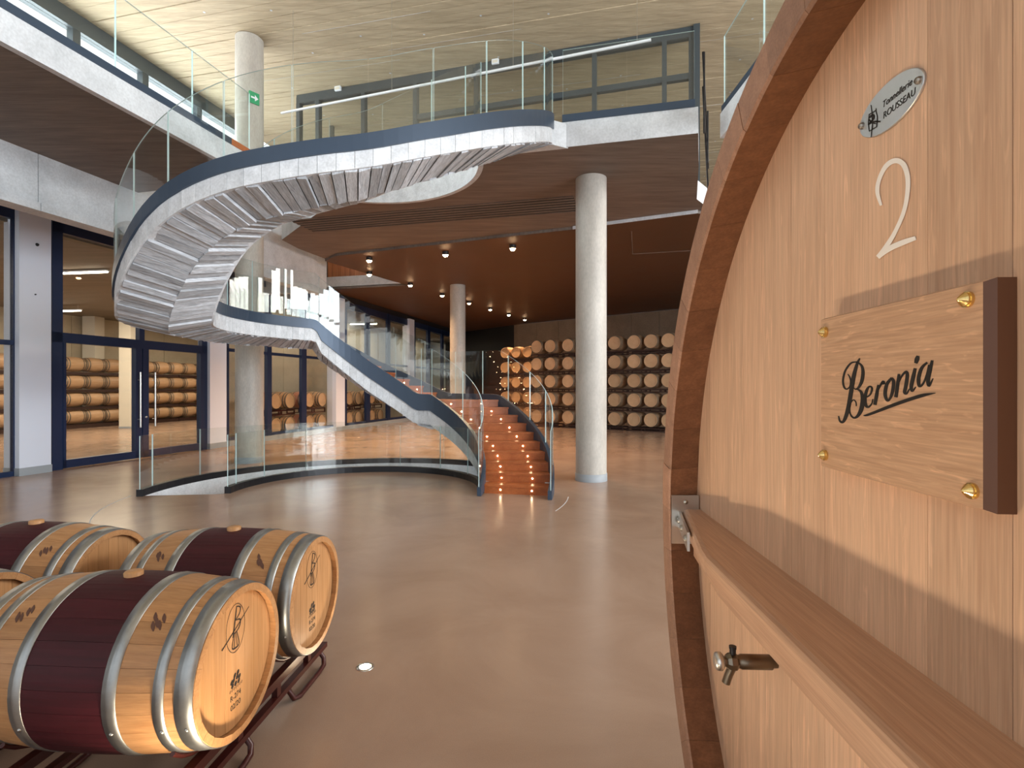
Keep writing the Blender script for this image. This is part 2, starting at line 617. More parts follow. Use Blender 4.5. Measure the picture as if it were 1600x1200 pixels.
for i in range(12):
    g = G()
    t0, t1 = i / 12 + 0.001, (i + 1) / 12 - 0.001
    q0 = (RW0[0] + dx * t0, RW0[1] + dy * t0)
    q1 = (RW0[0] + dx * t1, RW0[1] + dy * t1)
    o_ = (-0.012 * -dy / d * -1, -0.012 * dx / d)
    f_ = (dy / d * 0.02, -dx / d * 0.02)
    g.hexa([(q0[0] + f_[0], q0[1] + f_[1], 0), (q1[0] + f_[0], q1[1] + f_[1], 0), (*q1, 0), (*q0, 0),
            (q0[0] + f_[0], q0[1] + f_[1], 5.78), (q1[0] + f_[0], q1[1] + f_[1], 5.78), (*q1, 5.78), (*q0, 5.78)])
    g.obj('panel', 'rear_wall', wb)
g = G()
g.hexa([(-5.0, 40, 0), (0.35, 33.6, 0), (0.5, 33.8, 0), (-4.8, 40.3, 0), (-5.0, 40, 5.86), (0.35, 33.6, 5.86), (0.5, 33.8, 5.86), (-4.8, 40.3, 5.86)])
struct(g.obj('wall_end', 'black_wall'))

# glazed wall behind the camera: only its frame, the daylight comes through it
win = struct(G().obj('window_1', 'navy_metal')) if False else None
w1 = bpy.data.objects.new('window_1', None)
link(w1)
struct(w1)
for k in range(9):
    g = G()
    v = -13 + k * 3.0
    bb(g, -8.7, -8.5, v - 0.2, v + 0.2, 0, 10.2)
    g.obj('mullion', 'navy_metal', w1)
for z in (0.1, 2.6, 5.4, 8.0, 10.1):
    g = G()
    bb(g, -8.72, -8.48, -13.1, 14, z - 0.18, z + 0.18)
    g.obj('transom', 'navy_metal', w1)

# board-formed upper ceiling
CZ = 10.23
g = G()
w = 0.21
n = 0
u = -8.8
while u < 40:
    z = CZ + random.uniform(-0.010, 0.010)
    bb(g, u + 0.006, u + w - 0.004, -12.55, 14.3, z, z + 0.05)
    u += w
bb(g, -8.8, 40, -12.55, 14.3, CZ + 0.045, CZ + 0.3)
ce = struct(g.obj('ceiling', 'ceiling_board', recalc=False))
for k in range(26):
    g = G()
    uu = -8.8 + 0.21 * (90 + k * 4 + random.randint(0, 2))
    v0_ = random.uniform(-11, 4)
    bb(g, uu - .004, uu + .004, v0_, v0_ + random.uniform(1.5, 5), CZ - .013, CZ)
    g.obj('formwork_seam', 'concrete_column', ce)
# pale formwork plugs dotted over the ceiling
pg = G()
pg.disc(0.028, 0, 8)
pm = pg.mesh('plug', ['concrete_light'])
for i in range(9):
    for j in range(11):
        p = B(10 + i * 1.55 + 0.3 * (j % 2), -9.5 + j * 1.5, CZ - 0.009)
        inst('plug', pm, ce, p, (pi, 0, 0))

# slab of the upper floor round the stair
slab = [(2.98, 8.52), (0.89, 9.02), (-0.48, 9.36)] + arc(RI, 2, 115, 28) + [(-6.34, 14.66), (-6.25, 15.6), (-5.9, 16.8), (-4.46, 20.0), (-3.5, 27), (13, 27), (13, 17), (6.2, 14.2), (3.99, 11.5), (3.42, 9.75)]
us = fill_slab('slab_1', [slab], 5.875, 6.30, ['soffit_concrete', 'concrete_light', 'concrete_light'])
struct(us)
g = G()
a_, b_ = arc(RI - 0.09, 1, 116, 36), arc(RI, 1, 116, 36)
for i in range(36):
    q = [a_[i], b_[i], b_[i + 1], a_[i + 1]]
    g.hexa([(*p, 5.77) for p in q] + [(*p, 6.32) for p in q])
struct(g.obj('trim_2', 'concrete_block'))
# painted ceiling of the rear hall
low = [(4.25, 12.2), (1.53, 13.45), (-5.34, 16.15), (-5.9, 16.8), (-4.46, 20.0), B(19.3, -8.7)[:2], B(19.3, -12.4)[:2], B(46, -12.4)[:2], B(46, 14)[:2], (13, 15)]
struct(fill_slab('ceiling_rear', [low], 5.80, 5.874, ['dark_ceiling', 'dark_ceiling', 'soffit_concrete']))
g = G()
g.hexa([(4.25, 12.17, 5.795), (1.53, 13.42, 5.795), (1.53, 13.44, 5.795), (4.25, 12.19, 5.795), (4.25, 12.17, 5.874), (1.53, 13.42, 5.874), (1.53, 13.44, 5.874), (4.25, 12.19, 5.874)])
struct(g.obj('trim_4', 'concrete_light'))
# access panel lines in the painted ceiling
g = G()
pts = [(3.05, 13.6), (3.6, 15.9), (5.6, 15.4)]
for a, b in zip(pts, pts[1:]):
    g.tube([(*a, 5.797), (*b, 5.797)], 0.012, 6)
struct(g.obj('trim_3', 'soffit_concrete'))
# slot grille in the concrete soffit
gr = thing('ceiling_grille', 'long dark slotted ceiling grille in the soffit behind the stair', 'grille', (0, 0, 5.87))
gd = (-C_, S_)
base0 = Vector((1.30, 11.30, 0))
dirv = Vector((-C_, S_, 0)).normalized()
perp = Vector((S_, C_, 0))
g = G()
q = [base0, base0 + dirv * 6.9, base0 + dirv * 6.9 + perp * 1.02, base0 + perp * 1.02]
g.hexa([(p.x, p.y, -0.003) for p in q] + [(p.x, p.y, 0.004) for p in q])
g.obj('backing', 'black_wall', gr)
for k in range(7):
    a = base0 + perp * (k * 0.16)
    q = [a, a + dirv * 6.9, a + dirv * 6.9 + perp * 0.055, a + perp * 0.055]
    g = G()
    g.hexa([(p.x, p.y, -0.014) for p in q] + [(p.x, p.y, -0.003) for p in q])
    g.obj('slat', 'soffit_concrete', gr)

# balcony slab along the left and the concrete beam below it
g = G()
bb(g, -8.8, 9.0, -12.6, -7.38, 5.88, 6.26, 0)
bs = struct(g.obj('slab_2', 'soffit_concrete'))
g = G()
bb(g, -8.8, 9.0, -7.40, -7.30, 5.875, 6.27)
g.obj('edge_band', 'concrete_light', bs)
g = G()
bb(g, -8.8, 8.3, -7.40, -7.28, 6.27, 6.38)
g.obj('edge_fascia', 'fascia_metal', bs)
g = G()
bb(g, 8.3, 9.4, -8.6, -7.28, 6.27, 6.38)
g.obj('timber_threshold', 'stair_wood', bs)
bmst = bpy.data.objects.new('beam_left', None)
link(bmst)
struct(bmst)
u = -8.8
while u < 15.9:
    u2 = min(u + 5.3, 15.9)
    g = G()
    bb(g, u + 0.006, u2 - 0.006, -10.5, -10.2, 5.02, 5.90)
    bb(g, u + 0.006, u2 - 0.006, -10.5, -10.14, 4.88, 5.02)
    g.obj('beam_segment', 'concrete_light', bmst)
    u = u2
g = G()
bb(g, -8.8, 15.9, -12.6, -10.5, 5.60, 5.70)
struct(g.obj('ceiling_left', 'soffit_concrete'))
# concrete upstand above the beam and dark header over the far glazing
g = G()
bb(g, 9.0, 15.9, -10.5, -10.2, 5.90, 7.6)
bb(g, 15.7, 15.9, -13.0, -10.5, 5.0, 7.6)
struct(g.obj('wall_atrium', 'concrete_light'))
g = G()
bb(g, 15.9, 46, -12.62, -12.42, 5.5, 8.5)
struct(g.obj('wall_header', 'black_wall'))
# far slab edge with timber boards above it
g = G()
bb(g, 19.3, 19.6, -12.6, -8.5, 5.90, 6.30)
struct(g.obj('beam_far', 'concrete_light'))
wp = thing('timber_panel', 'small red-brown timber board panel above the far white slab edge', 'wall panel', B(19.4, -12.4, 6.305))
p0 = Vector(B(19.4, -12.4, 6.3))
for k in range(16):
    g = G()
    v = -12.4 + k * 0.2
    dv = random.uniform(0, .02)
    g.box(0, 0.06, v + 0.19, v, 0, 1.6, 0, fn=lambda uu, vv, zz: tuple(Vector(B(19.4 - dv + uu, vv, 6.3 + zz)) - p0))
    g.obj('board', 'panel_wood', wp)

# ------------------------------------------------------------------ glazed wall on the left and the cellar rooms behind it
VW = -12.4
g = G()
bb(g, -8.8, 46, -26.4, -26.0, 0, 5.4)
wc = struct(g.obj('wall_cellar', 'cellar_wall'))
u = 2.0
while u < 44:
    g = G()
    bb(g, u + 0.012, u + 2.49, -26.02, -25.97, 0, 5.2)
    g.obj('panel', 'cellar_wall', wc)
    u += 2.5
g = G()
bb(g, 16.4, 46, -15.2, -14.95, 0, 5.4)
wc2 = struct(g.obj('wall_cellar_side', 'cellar_wall'))
u = 16.4
while u < 44:
    g = G()
    bb(g, u + 0.01, u + 1.79, -14.96, -14.92, 0, 5.2)
    g.obj('panel', 'cellar_wall', wc2)
    u += 1.8
g = G()
bb(g, -8.8, 46, -26.4, -12.6, 5.2, 5.4)
struct(g.obj('ceiling_cellar', 'cellar_ceiling'))
g = G()
bb(g, 45.6, 46, -27, -12.4, 0, 5.6)
struct(g.obj('wall_cellar_end', 'cellar_wall'))


def wall_post(p0, p1, idx, label):
    u0, u1 = u_at(p0, VW + 0.12), u_at(p1, VW + 0.12)
    g = G()
    bb(g, u0, u1, VW - 0.3, VW + 0.12, 0.16, 5.6)
    o = struct(g.obj('wall_post', 'white_paint'))
    o['label'] = label
    g = G()
    bb(g, u0 - 0.01, u1 + 0.01, VW - 0.31, VW + 0.135, 0, 0.16)
    g.obj('plinth', 'plinth_grey', o)
    return o


wpst = wall_post(30, 80, 1, 'broad white wall post left of the glass door')
wall_post(328, 354, 2, 'white wall post right of the glass door')
wall_post(525, 539, 3, 'white wall post under the stair flight')
wall_post(640, 647.5, 4, 'far white wall post in the glazed wall')
for (px, z, r) in ((58, 4.9, 0.035), (55, 3.85, 0.015)):
    g = G()
    g.lathe([(0, 0.03), (r * 0.7, 0.028), (r, 0)], 10)
    o = g.obj('wall_sensor', 'black_metal')
    p = B(u_at(px, VW + 0.12), VW + 0.12, z - 0.1)
    o.location = p
    o.rotation_euler = (0, pi / 2, -TB)
    tag(o, 'round dark sensor on the broad white post' if r > 0.02 else 'tiny dark screw hole on the broad white post', 'sensor')
# low kerb under the fixed glazing
g = G()
bb(g, u_at(354, VW), 34, VW - 0.1, VW + 0.12, 0, 0.16)
struct(g.obj('trim_5', 'plinth_grey'))


def glazed(name, px0, px1, mull, trans, sill, thick=0.10, zt=5.55, label=None, u_end=None, fw=0.1):
    """a bay of the glazed wall between two pixel columns: frame bars, mullions, panes"""
    root = bpy.data.objects.new(name, None)
    link(root)
    struct(root)
    if label:
        root['label'] = label
    U0 = u_at(px0, VW)
    U1 = u_end if u_end else u_at(px1, VW)

    def bar(nm, a, b, z0, z1, dv=0.0):
        g = G()
        bb(g, a, b, VW - thick, VW + dv, z0, z1)
        return g.obj(nm, 'navy_metal', root)
    bar('jamb', U0, U0 + fw, sill, zt)
    bar('jamb', U1 - fw, U1, sill, zt)
    bar('head', U0, U1, 5.24, zt)
    bar('sill', U0, U1, sill, sill + 0.1)
    for t in trans:
        bar('transom', U0, U1, t - 0.05, t + 0.05)
    xs = [U0 + fw]
    for a, b in mull:
        m0, m1 = u_at(a, VW), u_at(b, VW)
        bar('mullion', m0, m1, sill, zt, 0.02)
        xs += [m0, m1]
    xs.append(U1 - fw)
    zs = [sill + 0.1] + [t for t in trans] + [5.24]
    for i in range(0, len(xs), 2):
        for z0, z1 in zip(zs, zs[1:]):
            g = G()
            bb(g, xs[i], xs[i + 1], VW - 0.06, VW - 0.04, z0, z1)
            g.obj('pane', 'glass_pane', root)
    return root


glazed('window_2', -140, 30, [(-60, -40)], [2.72], 0.0, label='glazed bay at the left edge with navy frame')
glazed('window_3', 355, 524.5, [(417, 424), (471, 478.5)], [2.98], 0.16, label='three-pane navy window behind the round column', fw=0.08)
glazed('window_4', 540, 639.5, [(572, 578), (605, 609.5)], [2.98], 0.16, label='navy window bay below the stair flight', fw=0.12)
glazed('window_5', 648, 720, [(668, 672), (690, 693)], [2.98], 0.16, label='far navy window bay at the end of the glazed wall', fw=0.12, u_end=44)
# the double glass door
dr = bpy.data.objects.new('door_1', None)
link(dr)
struct(dr)
dr['label'] = 'double glass door in a navy frame with tall steel bar handles'
UD0, UD1 = u_at(80, VW), u_at(327, VW)
UM0, UM1 = u_at(211, VW), u_at(230, VW)


def dbar(nm, a, b, z0, z1, dv=0.03, parent=dr):
    g = G()
    bb(g, a, b, VW - 0.1, VW + dv, z0, z1)
    return g.obj(nm, 'navy_metal', parent)


dbar('jamb', UD0, UD0 + 0.22, 0, 5.5)
dbar('jamb', UD1 - 0.3, UD1, 0, 5.5)
dbar('head', UD0, UD1, 5.22, 5.55)
dbar('transom', UD0, UD1, 2.80, 3.02)
dbar('mullion', UM0 + 0.1, UM1 - 0.1, 3.02, 5.4)
for k, (a, b) in enumerate(((UD0 + 0.22, (UM0 + UM1) / 2 - 0.01), ((UM0 + UM1) / 2 + 0.01, UD1 - 0.3))):
    lf = bpy.data.objects.new('door_leaf', None)
    link(lf, dr)
    dbar('stile', a, a + (0.06 if k == 0 else (b - a) * 0 + (UM1 - UM0) / 2), 0.02, 2.8, 0.045, lf)
    dbar('stile', b - (0.06 if k == 1 else (UM1 - UM0) / 2), b, 0.02, 2.8, 0.045, lf)
    dbar('bottom_rail', a, b, 0.02, 0.2, 0.045, lf)
    g = G()
    bb(g, a + .05, b - .05, VW - 0.03, VW - 0.01, 0.2, 2.8)
    g.obj('pane', 'glass_pane', lf)
    g = G()
    uh = b - 0.12 if k == 0 else a + 0.28
    p0, p1 = B(uh, VW + 0.13, 0.8), B(uh, VW + 0.13, 2.2)
    g.tube([p0, p1], 0.022, 10)
    for z in (1.0, 2.0):
        g.tube([B(uh, VW + 0.13, z), B(uh, VW + 0.04, z)], 0.012, 6)
    g.obj('handle', 'steel', lf)
    g = G()
    bb(g, a, b, VW - 0.05, VW - 0.03, 3.02, 5.22)
    g.obj('fanlight', 'glass_pane', dr)
g = G()
g.lathe([(0, .02), (.025, .02), (.03, 0)], 10)
lk = g.obj('lock', 'steel', dr)
lk.location = B((UM0 + UM1) / 2 + 0.1, VW + 0.045, 1.05)
lk.rotation_euler = (0, pi / 2, -TB)

# ------------------------------------------------------------------ round columns


def column(x, y, r, z1, label, ring=True):
    t = thing('round_column', label, 'column', (x, y, 0), 0)
    g = G()
    g.lathe([(r, 0.14), (r, z1)], 40)
    g.obj('shaft', 'concrete_column', t)
    g = G()
    g.lathe([(r + 0.012, 0), (r + 0.012, 0.14), (r, 0.145)], 40)
    g.obj('base_band', 'plinth_grey', t)
    return t


c1 = column(-6.36, 12.9, 0.315, CZ, 'tall round concrete column behind the stair, rising to the upper ceiling')
c2 = column(1.545, 10.4, 0.30, 5.875, 'pale round concrete column right of the stair foot')
c3 = column(-2.12, 20.8, 0.30, 5.80, 'slim far round column behind the stair treads')
sg = thing('exit_sign', 'small green arrow sign on the tall round column', 'sign', (-6.36 + 0.22, 12.9 - 0.235, 8.55), rad(52))
g = G()
g.box(-0.12, 0.12, -0.03, 0.0, 0, 0.27)
g.obj('plate', 'sign_green', sg)
g = G()
g.add([(-0.08, -0.032, .115), (0.01, -0.032, .115), (0.01, -0.032, .06), (0.09, -0.032, .135), (0.01, -0.032, .21), (0.01, -0.032, .155), (-0.08, -0.032, .155)], [(0, 1, 2, 3, 4, 5, 6)])
g.obj('arrow', 'white_metal', sg)

# ------------------------------------------------------------------ the winding stair
stair = thing('winding_staircase', 'winding concrete staircase with wooden treads and curved glass balustrades', 'staircase', (SX, SY, 0))
# stations: outer angle, inner angle, walking-line height, fascia top, band top, band bottom (relative), glass height above the fascia
hR = 0.154
ST = [(-13.2, -12.4, 0.0, 0.14, -0.01, -0.01, .95), (-7.5, -5.0, hR, 0.12, -0.10, -0.154, .95), (9.7, 17.3, 4 * hR, .10, -.24, -.52, .97),
      (44, 62, 10 * hR, .10, -.26, -.58, .97), (47, 63.5, 10 * hR + .0005, .12, -.22, -.52, .97), (67, 71, 10 * hR + .001, .13, -.22, -.50, .97),
      (70, 73, 10.3 * hR, .10, -.26, -.57, .97), (97, 101, 15 * hR, .10, -.26, -.57, .97), (119.5, 125.8, 19.6 * hR, .11, -.22, -.48, .95),
      (123, 128.5, 20 * hR, .14, -.05, -.30, .95), (213, 213, 20 * hR, .14, -.05, -.30, .9), (216, 216, 3.10, .16, -.03, -.27, .86),
      (228.6, 228.6, 3.40, .17, 0, -.23, .84), (241, 241, 3.82, .17, 0, -.23, .82), (250, 250, 4.03, .17, 0, -.21, .83), (261, 261, 4.2, .17, 0, -.20, .85),
      (272, 272, 4.31, .17, 0, -.20, .88), (281, 281, 4.42, .17, 0, -.20, .86), (289, 289, 4.52, .18, 0, -.20, .84), (304.5, 304.5, 4.87, .2, 0, -.21, .9),
      (320, 320, 5.28, .22, 0, -.23, .95), (345, 345, 5.93, .24, 0, -.24, .97), (353, 353, 6.12, .24, 0, -.24, .97)]


def lerp_tab(a):
    if a <= ST[0][0]:
        return ST[0][1:]
    for p, q in zip(ST, ST[1:]):
        if a <= q[0]:
            t = (a - p[0]) / (q[0] - p[0])
            return tuple(x + (y - x) * t for x, y in zip(p[1:], q[1:]))
    return ST[-1][1:]


def sta(a):
    """station with the kinks of the upper flight smoothed"""
    if a < 218 or a > 350:
        return lerp_tab(a)
    acc = [lerp_tab(a + d) for d in (-4, -2, 0, 2, 4)]
    return tuple(sum(x) / 5 for x in zip(*acc))


def sp(a, w, z):
    """point of the stair: outer angle a, fraction w across from inner to outer edge"""
    ai = sta(a)[0]
    th = rad(ai + (a - ai) * w)
    r = RI + (RO - RI) * w
    return (r * cos(th), r * sin(th), z)


def zk(a):
    return sta(a)[1]


def a_of_z(z):
    lo, hi = -13.2, 353.0
    for _ in range(40):
        mid = (lo + hi) / 2
        if zk(mid) < z:
            lo = mid
        else:
            hi = mid
    return hi


A0, A1 = -13.2, 353.0
DW = RO - RI


def bz(a):
    s = sta(a)
    return max(s[1] + s[4], 0.0)


def keel(a):
    return max(bz(a) - 0.13, 0.0)


# soffit: dark core plus single board-formed strips on both facets
core = G()
N_ = 150
W_ = [0.02, 0.48, 0.98]
for i in range(N_):
    a, b = 0.5 + (A1 - 0.5) * i / N_, 0.5 + (A1 - 0.5) * (i + 1) / N_
    for w0, w1 in ((0.02, 0.48), (0.48, 0.98)):
        def zc(a, w):
            return (keel(a) if w == 0.48 else bz(a)) + 0.04
        q = [sp(a, w0, zc(a, w0)), sp(a, w1, zc(a, w1)), sp(b, w1, zc(b, w1)), sp(b, w0, zc(b, w0))]
        core.add(q, [(0, 1, 2, 3)])
soff = core.obj('soffit', 'joint_shadow', stair, recalc=False)
a = 2.0
while a < A1 - 0.5:
    b = min(a + random.uniform(1.6, 2.6), A1)
    e = 0.13
    for w0, w1 in ((0.025, 0.48), (0.48, 0.978)):
        off = random.uniform(-0.026, 0.010)
        g = G()

        def zc2(a, w):
            return (keel(a) if w == 0.48 else bz(a) + 0.0)
        q = [(a + e, w0), (a + e, w1), (b - e, w1), (b - e, w0)]
        tl = random.uniform(-0.010, 0.010)
        zz = [zc2(x, w) + off + (tl if k < 2 else -tl) for k, (x, w) in enumerate(q)]
        th = rad((sta(a)[0] + a) / 2)
        rot = lambda p: (p[0] * cos(th) + p[1] * sin(th), -p[0] * sin(th) + p[1] * cos(th), p[2])
        g.hexa([rot(sp(x, w, z)) for (x, w), z in zip(q, zz)] + [rot(sp(x, w, z + 0.05)) for (x, w), z in zip(q, zz)])
        o = g.obj('soffit_board', 'concrete_board', soff)
        o.rotation_euler = (0, 0, th)
    a = b

# concrete stringer blocks, fascia and glass on both sides
for side, w, sgn in (('outer', 1.0, 1), ('inner', 0.0, -1)):
    def pr(a, off, z, w=w):
        ai = sta(a)[0]
        th = rad(ai + (a - ai) * w)
        r = (RO if w else RI) + off
        return (r * cos(th), r * sin(th), z)
    sr = bpy.data.objects.new('stringer', None)
    link(sr, stair)
    a = A0 + 6.5
    while a < A1 - 0.3:
        b = min(a + 3.4, A1)
        e = 0.035
        g = G()
        za0, za1 = bz(a), max(sta(a)[1] + sta(a)[3], 0.012)
        zb0, zb1 = bz(b), max(sta(b)[1] + sta(b)[3], 0.012)
        za1, zb1 = max(za1, za0 + .01), max(zb1, zb0 + .01)
        jit = random.uniform(0, 0.004)
        o0, o1 = -0.13 * sgn, (0.0 + jit) * sgn
        q = [pr(a + e, o0, za0), pr(a + e, o1, za0), pr(b - e, o1, zb0), pr(b - e, o0, zb0),
             pr(a + e, o0, za1), pr(a + e, o1, za1), pr(b - e, o1, zb1), pr(b - e, o0, zb1)]
        g.hexa(q)
        g.obj('stringer_block', 'concrete_block', sr)
        a = b
    g = G()
    n = 130
    for i in range(n):
        a, b = A0 + (A1 - A0) * i / n, A0 + (A1 - A0) * (i + 1) / n
        q = []
        for lvl in (3, 2):
            for (x, o) in ((a, -0.04 * sgn), (a, 0.03 * sgn), (b, 0.03 * sgn), (b, -0.04 * sgn)):
                q.append(pr(x, o, max(sta(x)[1] + sta(x)[lvl] - (0.003 if lvl == 3 else 0), 0.004)))
        k = len(g.v)
        g.v += q
        fs = [(0, 3, 2, 1), (4, 5, 6, 7), (1, 2, 6, 5), (3, 0, 4, 7)]
        if i == 0:
            fs.append((0, 1, 5, 4))
        if i == n - 1:
            fs.append((2, 3, 7, 6))
        for f in fs:
            g.f.append([k + j for j in f])
            g.m.append(0)
            g.sm.append(False)
    g.obj('fascia', 'fascia_metal', stair)
    # glass panels
    a = A0 + 0.4
    step = 13.0 if w else 19.0
    marks = []
    while a < A1 - 3:
        marks.append(a)
        a += step * random.uniform(0.92, 1.08)
    marks.append(A1 - 0.3)
    for a, b in zip(marks, marks[1:]):
        g = G()
        m = 8
        rows = []
        for i in range(m + 1):
            x = a + 0.12 + (b - a - 0.24) * i / m
            s_ = sta(x)
            z0 = max(s_[1] + s_[2] - 0.01, 0.05)
            z1 = s_[1] + s_[2] + s_[5]
            rows.append([pr(x, -0.001 * sgn, z0), pr(x, 0.011 * sgn, z0), pr(x, 0.011 * sgn, z1), pr(x, -0.001 * sgn, z1)])
        vs = [p for r in rows for p in r]
        fs, mi = [], []
        for i in range(m):
            k = i * 4
            for c, mt in ((0, 1), (1, 0), (2, 1), (3, 0)):
                fs.append((k + c, k + (c + 1) % 4, k + 4 + (c + 1) % 4, k + 4 + c))
                mi.append(mt)
        fs += [(0, 1, 2, 3), (m * 4 + 3, m * 4 + 2, m * 4 + 1, m * 4)]
        mi += [1, 1]
        g.add(vs, fs, mi)
        g.obj('glass_panel', ['glass_clear', 'glass_edge'], stair)

# treads and risers with small lamps
lamp = G()
lamp.lathe([(0.0, -0.011), (0.009, -0.009), (0.0135, 0.0)], 8, axis='y')
lampm = lamp.mesh('step_light', ['led_warm'])


def lin(k):
    """outer angle at which riser k starts"""
    z = k * hR
    if k <= 20:
        return a_of_z(z - 1e-4)
    return a_of_z(min(z, 6.11))


K = [a_of_z(max((k + 1) * hR - 1e-3, 0.001)) if k < 20 else a_of_z((k + 1) * hR - hR * 0.4) for k in range(39)]
K[0] = -7.5
for k in range(39):
    a = K[k]
    b = K[k + 1] if k < 38 else A1
    z = (k + 1) * hR
    zb = k * hR
    if k >= 19:
        zb -= 0.0
    g = G()
    nseg = 1 if b - a < 12 else 14
    for i in range(nseg):
        x0, x1 = a + (b - a) * i / nseg, a + (b - a) * (i + 1) / nseg
        lip = 0.35 if i == 0 else 0
        q = [(x0 - lip, 0.03), (x0 - lip, 0.965), (x1, 0.965), (x1, 0.03)]
        g.hexa([sp(x, w, z - 0.035) for x, w in q] + [sp(x, w, z) for x, w in q])
    tr = g.obj('tread', 'stair_wood', stair)
    g = G()
    q = [(a, 0.03), (a, 0.965), (a + 0.6, 0.965), (a + 0.6, 0.03)]
    g.hexa([sp(x, w, max(zb, 0)) for x, w in q] + [sp(x, w, z - 0.035) for x, w in q])
    rs = g.obj('riser', 'stair_wood', stair)
    for wl in (0.25, 0.73):
        p0, p1 = Vector(sp(a, 0.2, z - 0.085)), Vector(sp(a, 0.8, z - 0.085))
        p = Vector(sp(a, 0.03, z - 0.085)).lerp(Vector(sp(a, 0.965, z - 0.085)), wl)
        d = (p1 - p0).normalized()
        inst('step_light', lampm, rs, p + Vector((d.y, -d.x, 0)) * -0.0, (0, 0, math.atan2(d.y, d.x)))
# plate joining the head of the stair to the slab
e0, e1 = Vector(sp(A1, 0.0, 0)), Vector(sp(A1, 1.0, 0))
g = G()
f1, f0 = Vector((0.95 - SX, 9.03 - SY, 0)), Vector((-0.42 - SX, 9.36 - SY, 0))
q = [e0, e1, f1, f0]
g.hexa([(p.x, p.y, 5.86) for p in q] + [(p.x, p.y, 6.27) for p in q])
g.obj('landing_plate', 'concrete_light', stair)

# ------------------------------------------------------------------ curved balustrades round the floor opening


def floor_rail(r, a0, a1, label, seams, cut=None):
    t = thing('floor_balustrade', label, 'balustrade', (SX, SY, 0), 0, None)
    n = 44
    g = G()
    for i in range(n):
        x, y = rad(a0 + (a1 - a0) * i / n), rad(a0 + (a1 - a0) * (i + 1) / n)
        q = [((r - .05) * cos(x), (r - .05) * sin(x)), ((r + .05) * cos(x), (r + .05) * sin(x)),
             ((r + .05) * cos(y), (r + .05) * sin(y)), ((r - .05) * cos(y), (r - .05) * sin(y))]
        g.hexa([(*p, 0) for p in q] + [(*p, 0.115) for p in q])
    g.obj('base_channel', 'black_metal', t)
    for s0, s1 in zip(seams, seams[1:]):
        g = G()
        m = 8
        rows = []
        for i in range(m + 1):
            x = rad(s0 - 0.15 + (s1 - s0 + 0.3) * i / m)
            rows.append([((r - .0065) * cos(x), (r - .0065) * sin(x), .06), ((r + .0065) * cos(x), (r + .0065) * sin(x), .06),
                         ((r + .0065) * cos(x), (r + .0065) * sin(x), 1.0), ((r - .0065) * cos(x), (r - .0065) * sin(x), 1.0)])
        vs = [p for q in rows for p in q]
        fs, mi = [], []
        for i in range(m):
            k = i * 4
            for c, mt in ((0, 1), (1, 0), (2, 1), (3, 0)):
                fs.append((k + c, k + (c + 1) % 4, k + 4 + (c + 1) % 4, k + 4 + c))
                mi.append(mt)
        fs += [(0, 1, 2, 3), (m * 4 + 3, m * 4 + 2, m * 4 + 1, m * 4)]
        mi += [1, 1]
        g.add(vs, fs, mi)
        g.obj('glass_panel', ['glass_clear', 'glass_edge'], t)
    return t


floor_rail(RO + 0.1, 188, 30, 'outer curved glass balustrade along the far side of the floor opening', [188, 182, 163, 141, 118, 95, 72, 50, 30])
floor_rail(RI - 0.04, 186, 8, 'inner curved glass balustrade along the near side of the floor opening', [186, 178, 158, 134, 108, 82, 56, 32, 8])

# ------------------------------------------------------------------ upper floor: balustrades, windows, fittings


def straight_rail(name, label, P0, P1, z0, zf, z1, n, cat='balustrade'):
    a, b = Vector((*P0, 0)), Vector((*P1, 0))
    d = b - a
    L_ = d.length
    t = thing(name, label, cat, (*P0, z0), math.atan2(d.y, d.x))
    g = G()
    g.box(0, L_, -0.05, 0.05, 0, zf - z0)
    g.obj('base_channel', 'fascia_metal', t)
    for i in range(n):
        g = G()
        x0, x1 = L_ * i / n + .006, L_ * (i + 1) / n - .006
        p = [(x0, -.01, zf - z0 - .03), (x1, -.01, zf - z0 - .03), (x1, .01, zf - z0 - .03), (x0, .01, zf - z0 - .03),
             (x0, -.01, z1 - z0), (x1, -.01, z1 - z0), (x1, .01, z1 - z0), (x0, .01, z1 - z0)]
        g.add(p, [(3, 2, 1, 0), (4, 5, 6, 7), (0, 1, 5, 4), (1, 2, 6, 5), (2, 3, 7, 6), (3, 0, 4, 7)], [1, 1, 0, 1, 0, 1])
        g.obj('glass_panel', ['glass_clear', 'glass_edge'], t)
    return t


straight_rail('gallery_balustrade', 'straight glass balustrade on the slab edge right of the stair head', (0.86, 9.06), (2.94, 8.56), 6.30, 6.42, 7.54, 2)
straight_rail('gallery_balustrade', 'long glass balustrade on the left balcony edge', B(-8.8, -7.36)[:2], B(8.85, -7.36)[:2], 6.38, 6.40, 7.50, 13)
straight_rail('gallery_balustrade', 'glass balustrade panel beside the top of the big vat', (3.47, 8.7), (3.47, 3.2), 6.30, 6.40, 7.54, 4)
g = G()
g.box(3.42, 7.0, 3.0, 8.75, 5.9, 6.3)
struct(g.obj('slab_3', 'concrete_light'))

WA, WB = Vector((-6.18, 15.4, 0)), Vector((4.24, 12.46, 0))
wd = (WB - WA)
wl = wd.length
wr = bpy.data.objects.new('window_6', None)
wr.location = (WA.x, WA.y, 6.30)
wr.rotation_euler = (0, 0, math.atan2(wd.y, wd.x))
link(wr)
struct(wr)
wr['label'] = 'dark framed glazed wall of the upper room'


def x_at(px):
    s = (px - 800) / F
    # X = s*Y on the window line
    k = wd.y / wd.x
    Y = (WA.y - k * WA.x) / (1 - k * s)
    return (Vector((s * Y, Y, 0)) - WA).length


def wbar(nm, x0, x1, z0, z1, dy=0.08):
    g = G()
    g.box(x0, x1, -dy, dy, z0 - 6.30, z1 - 6.30)
    return g.obj(nm, 'frame_grey', wr)


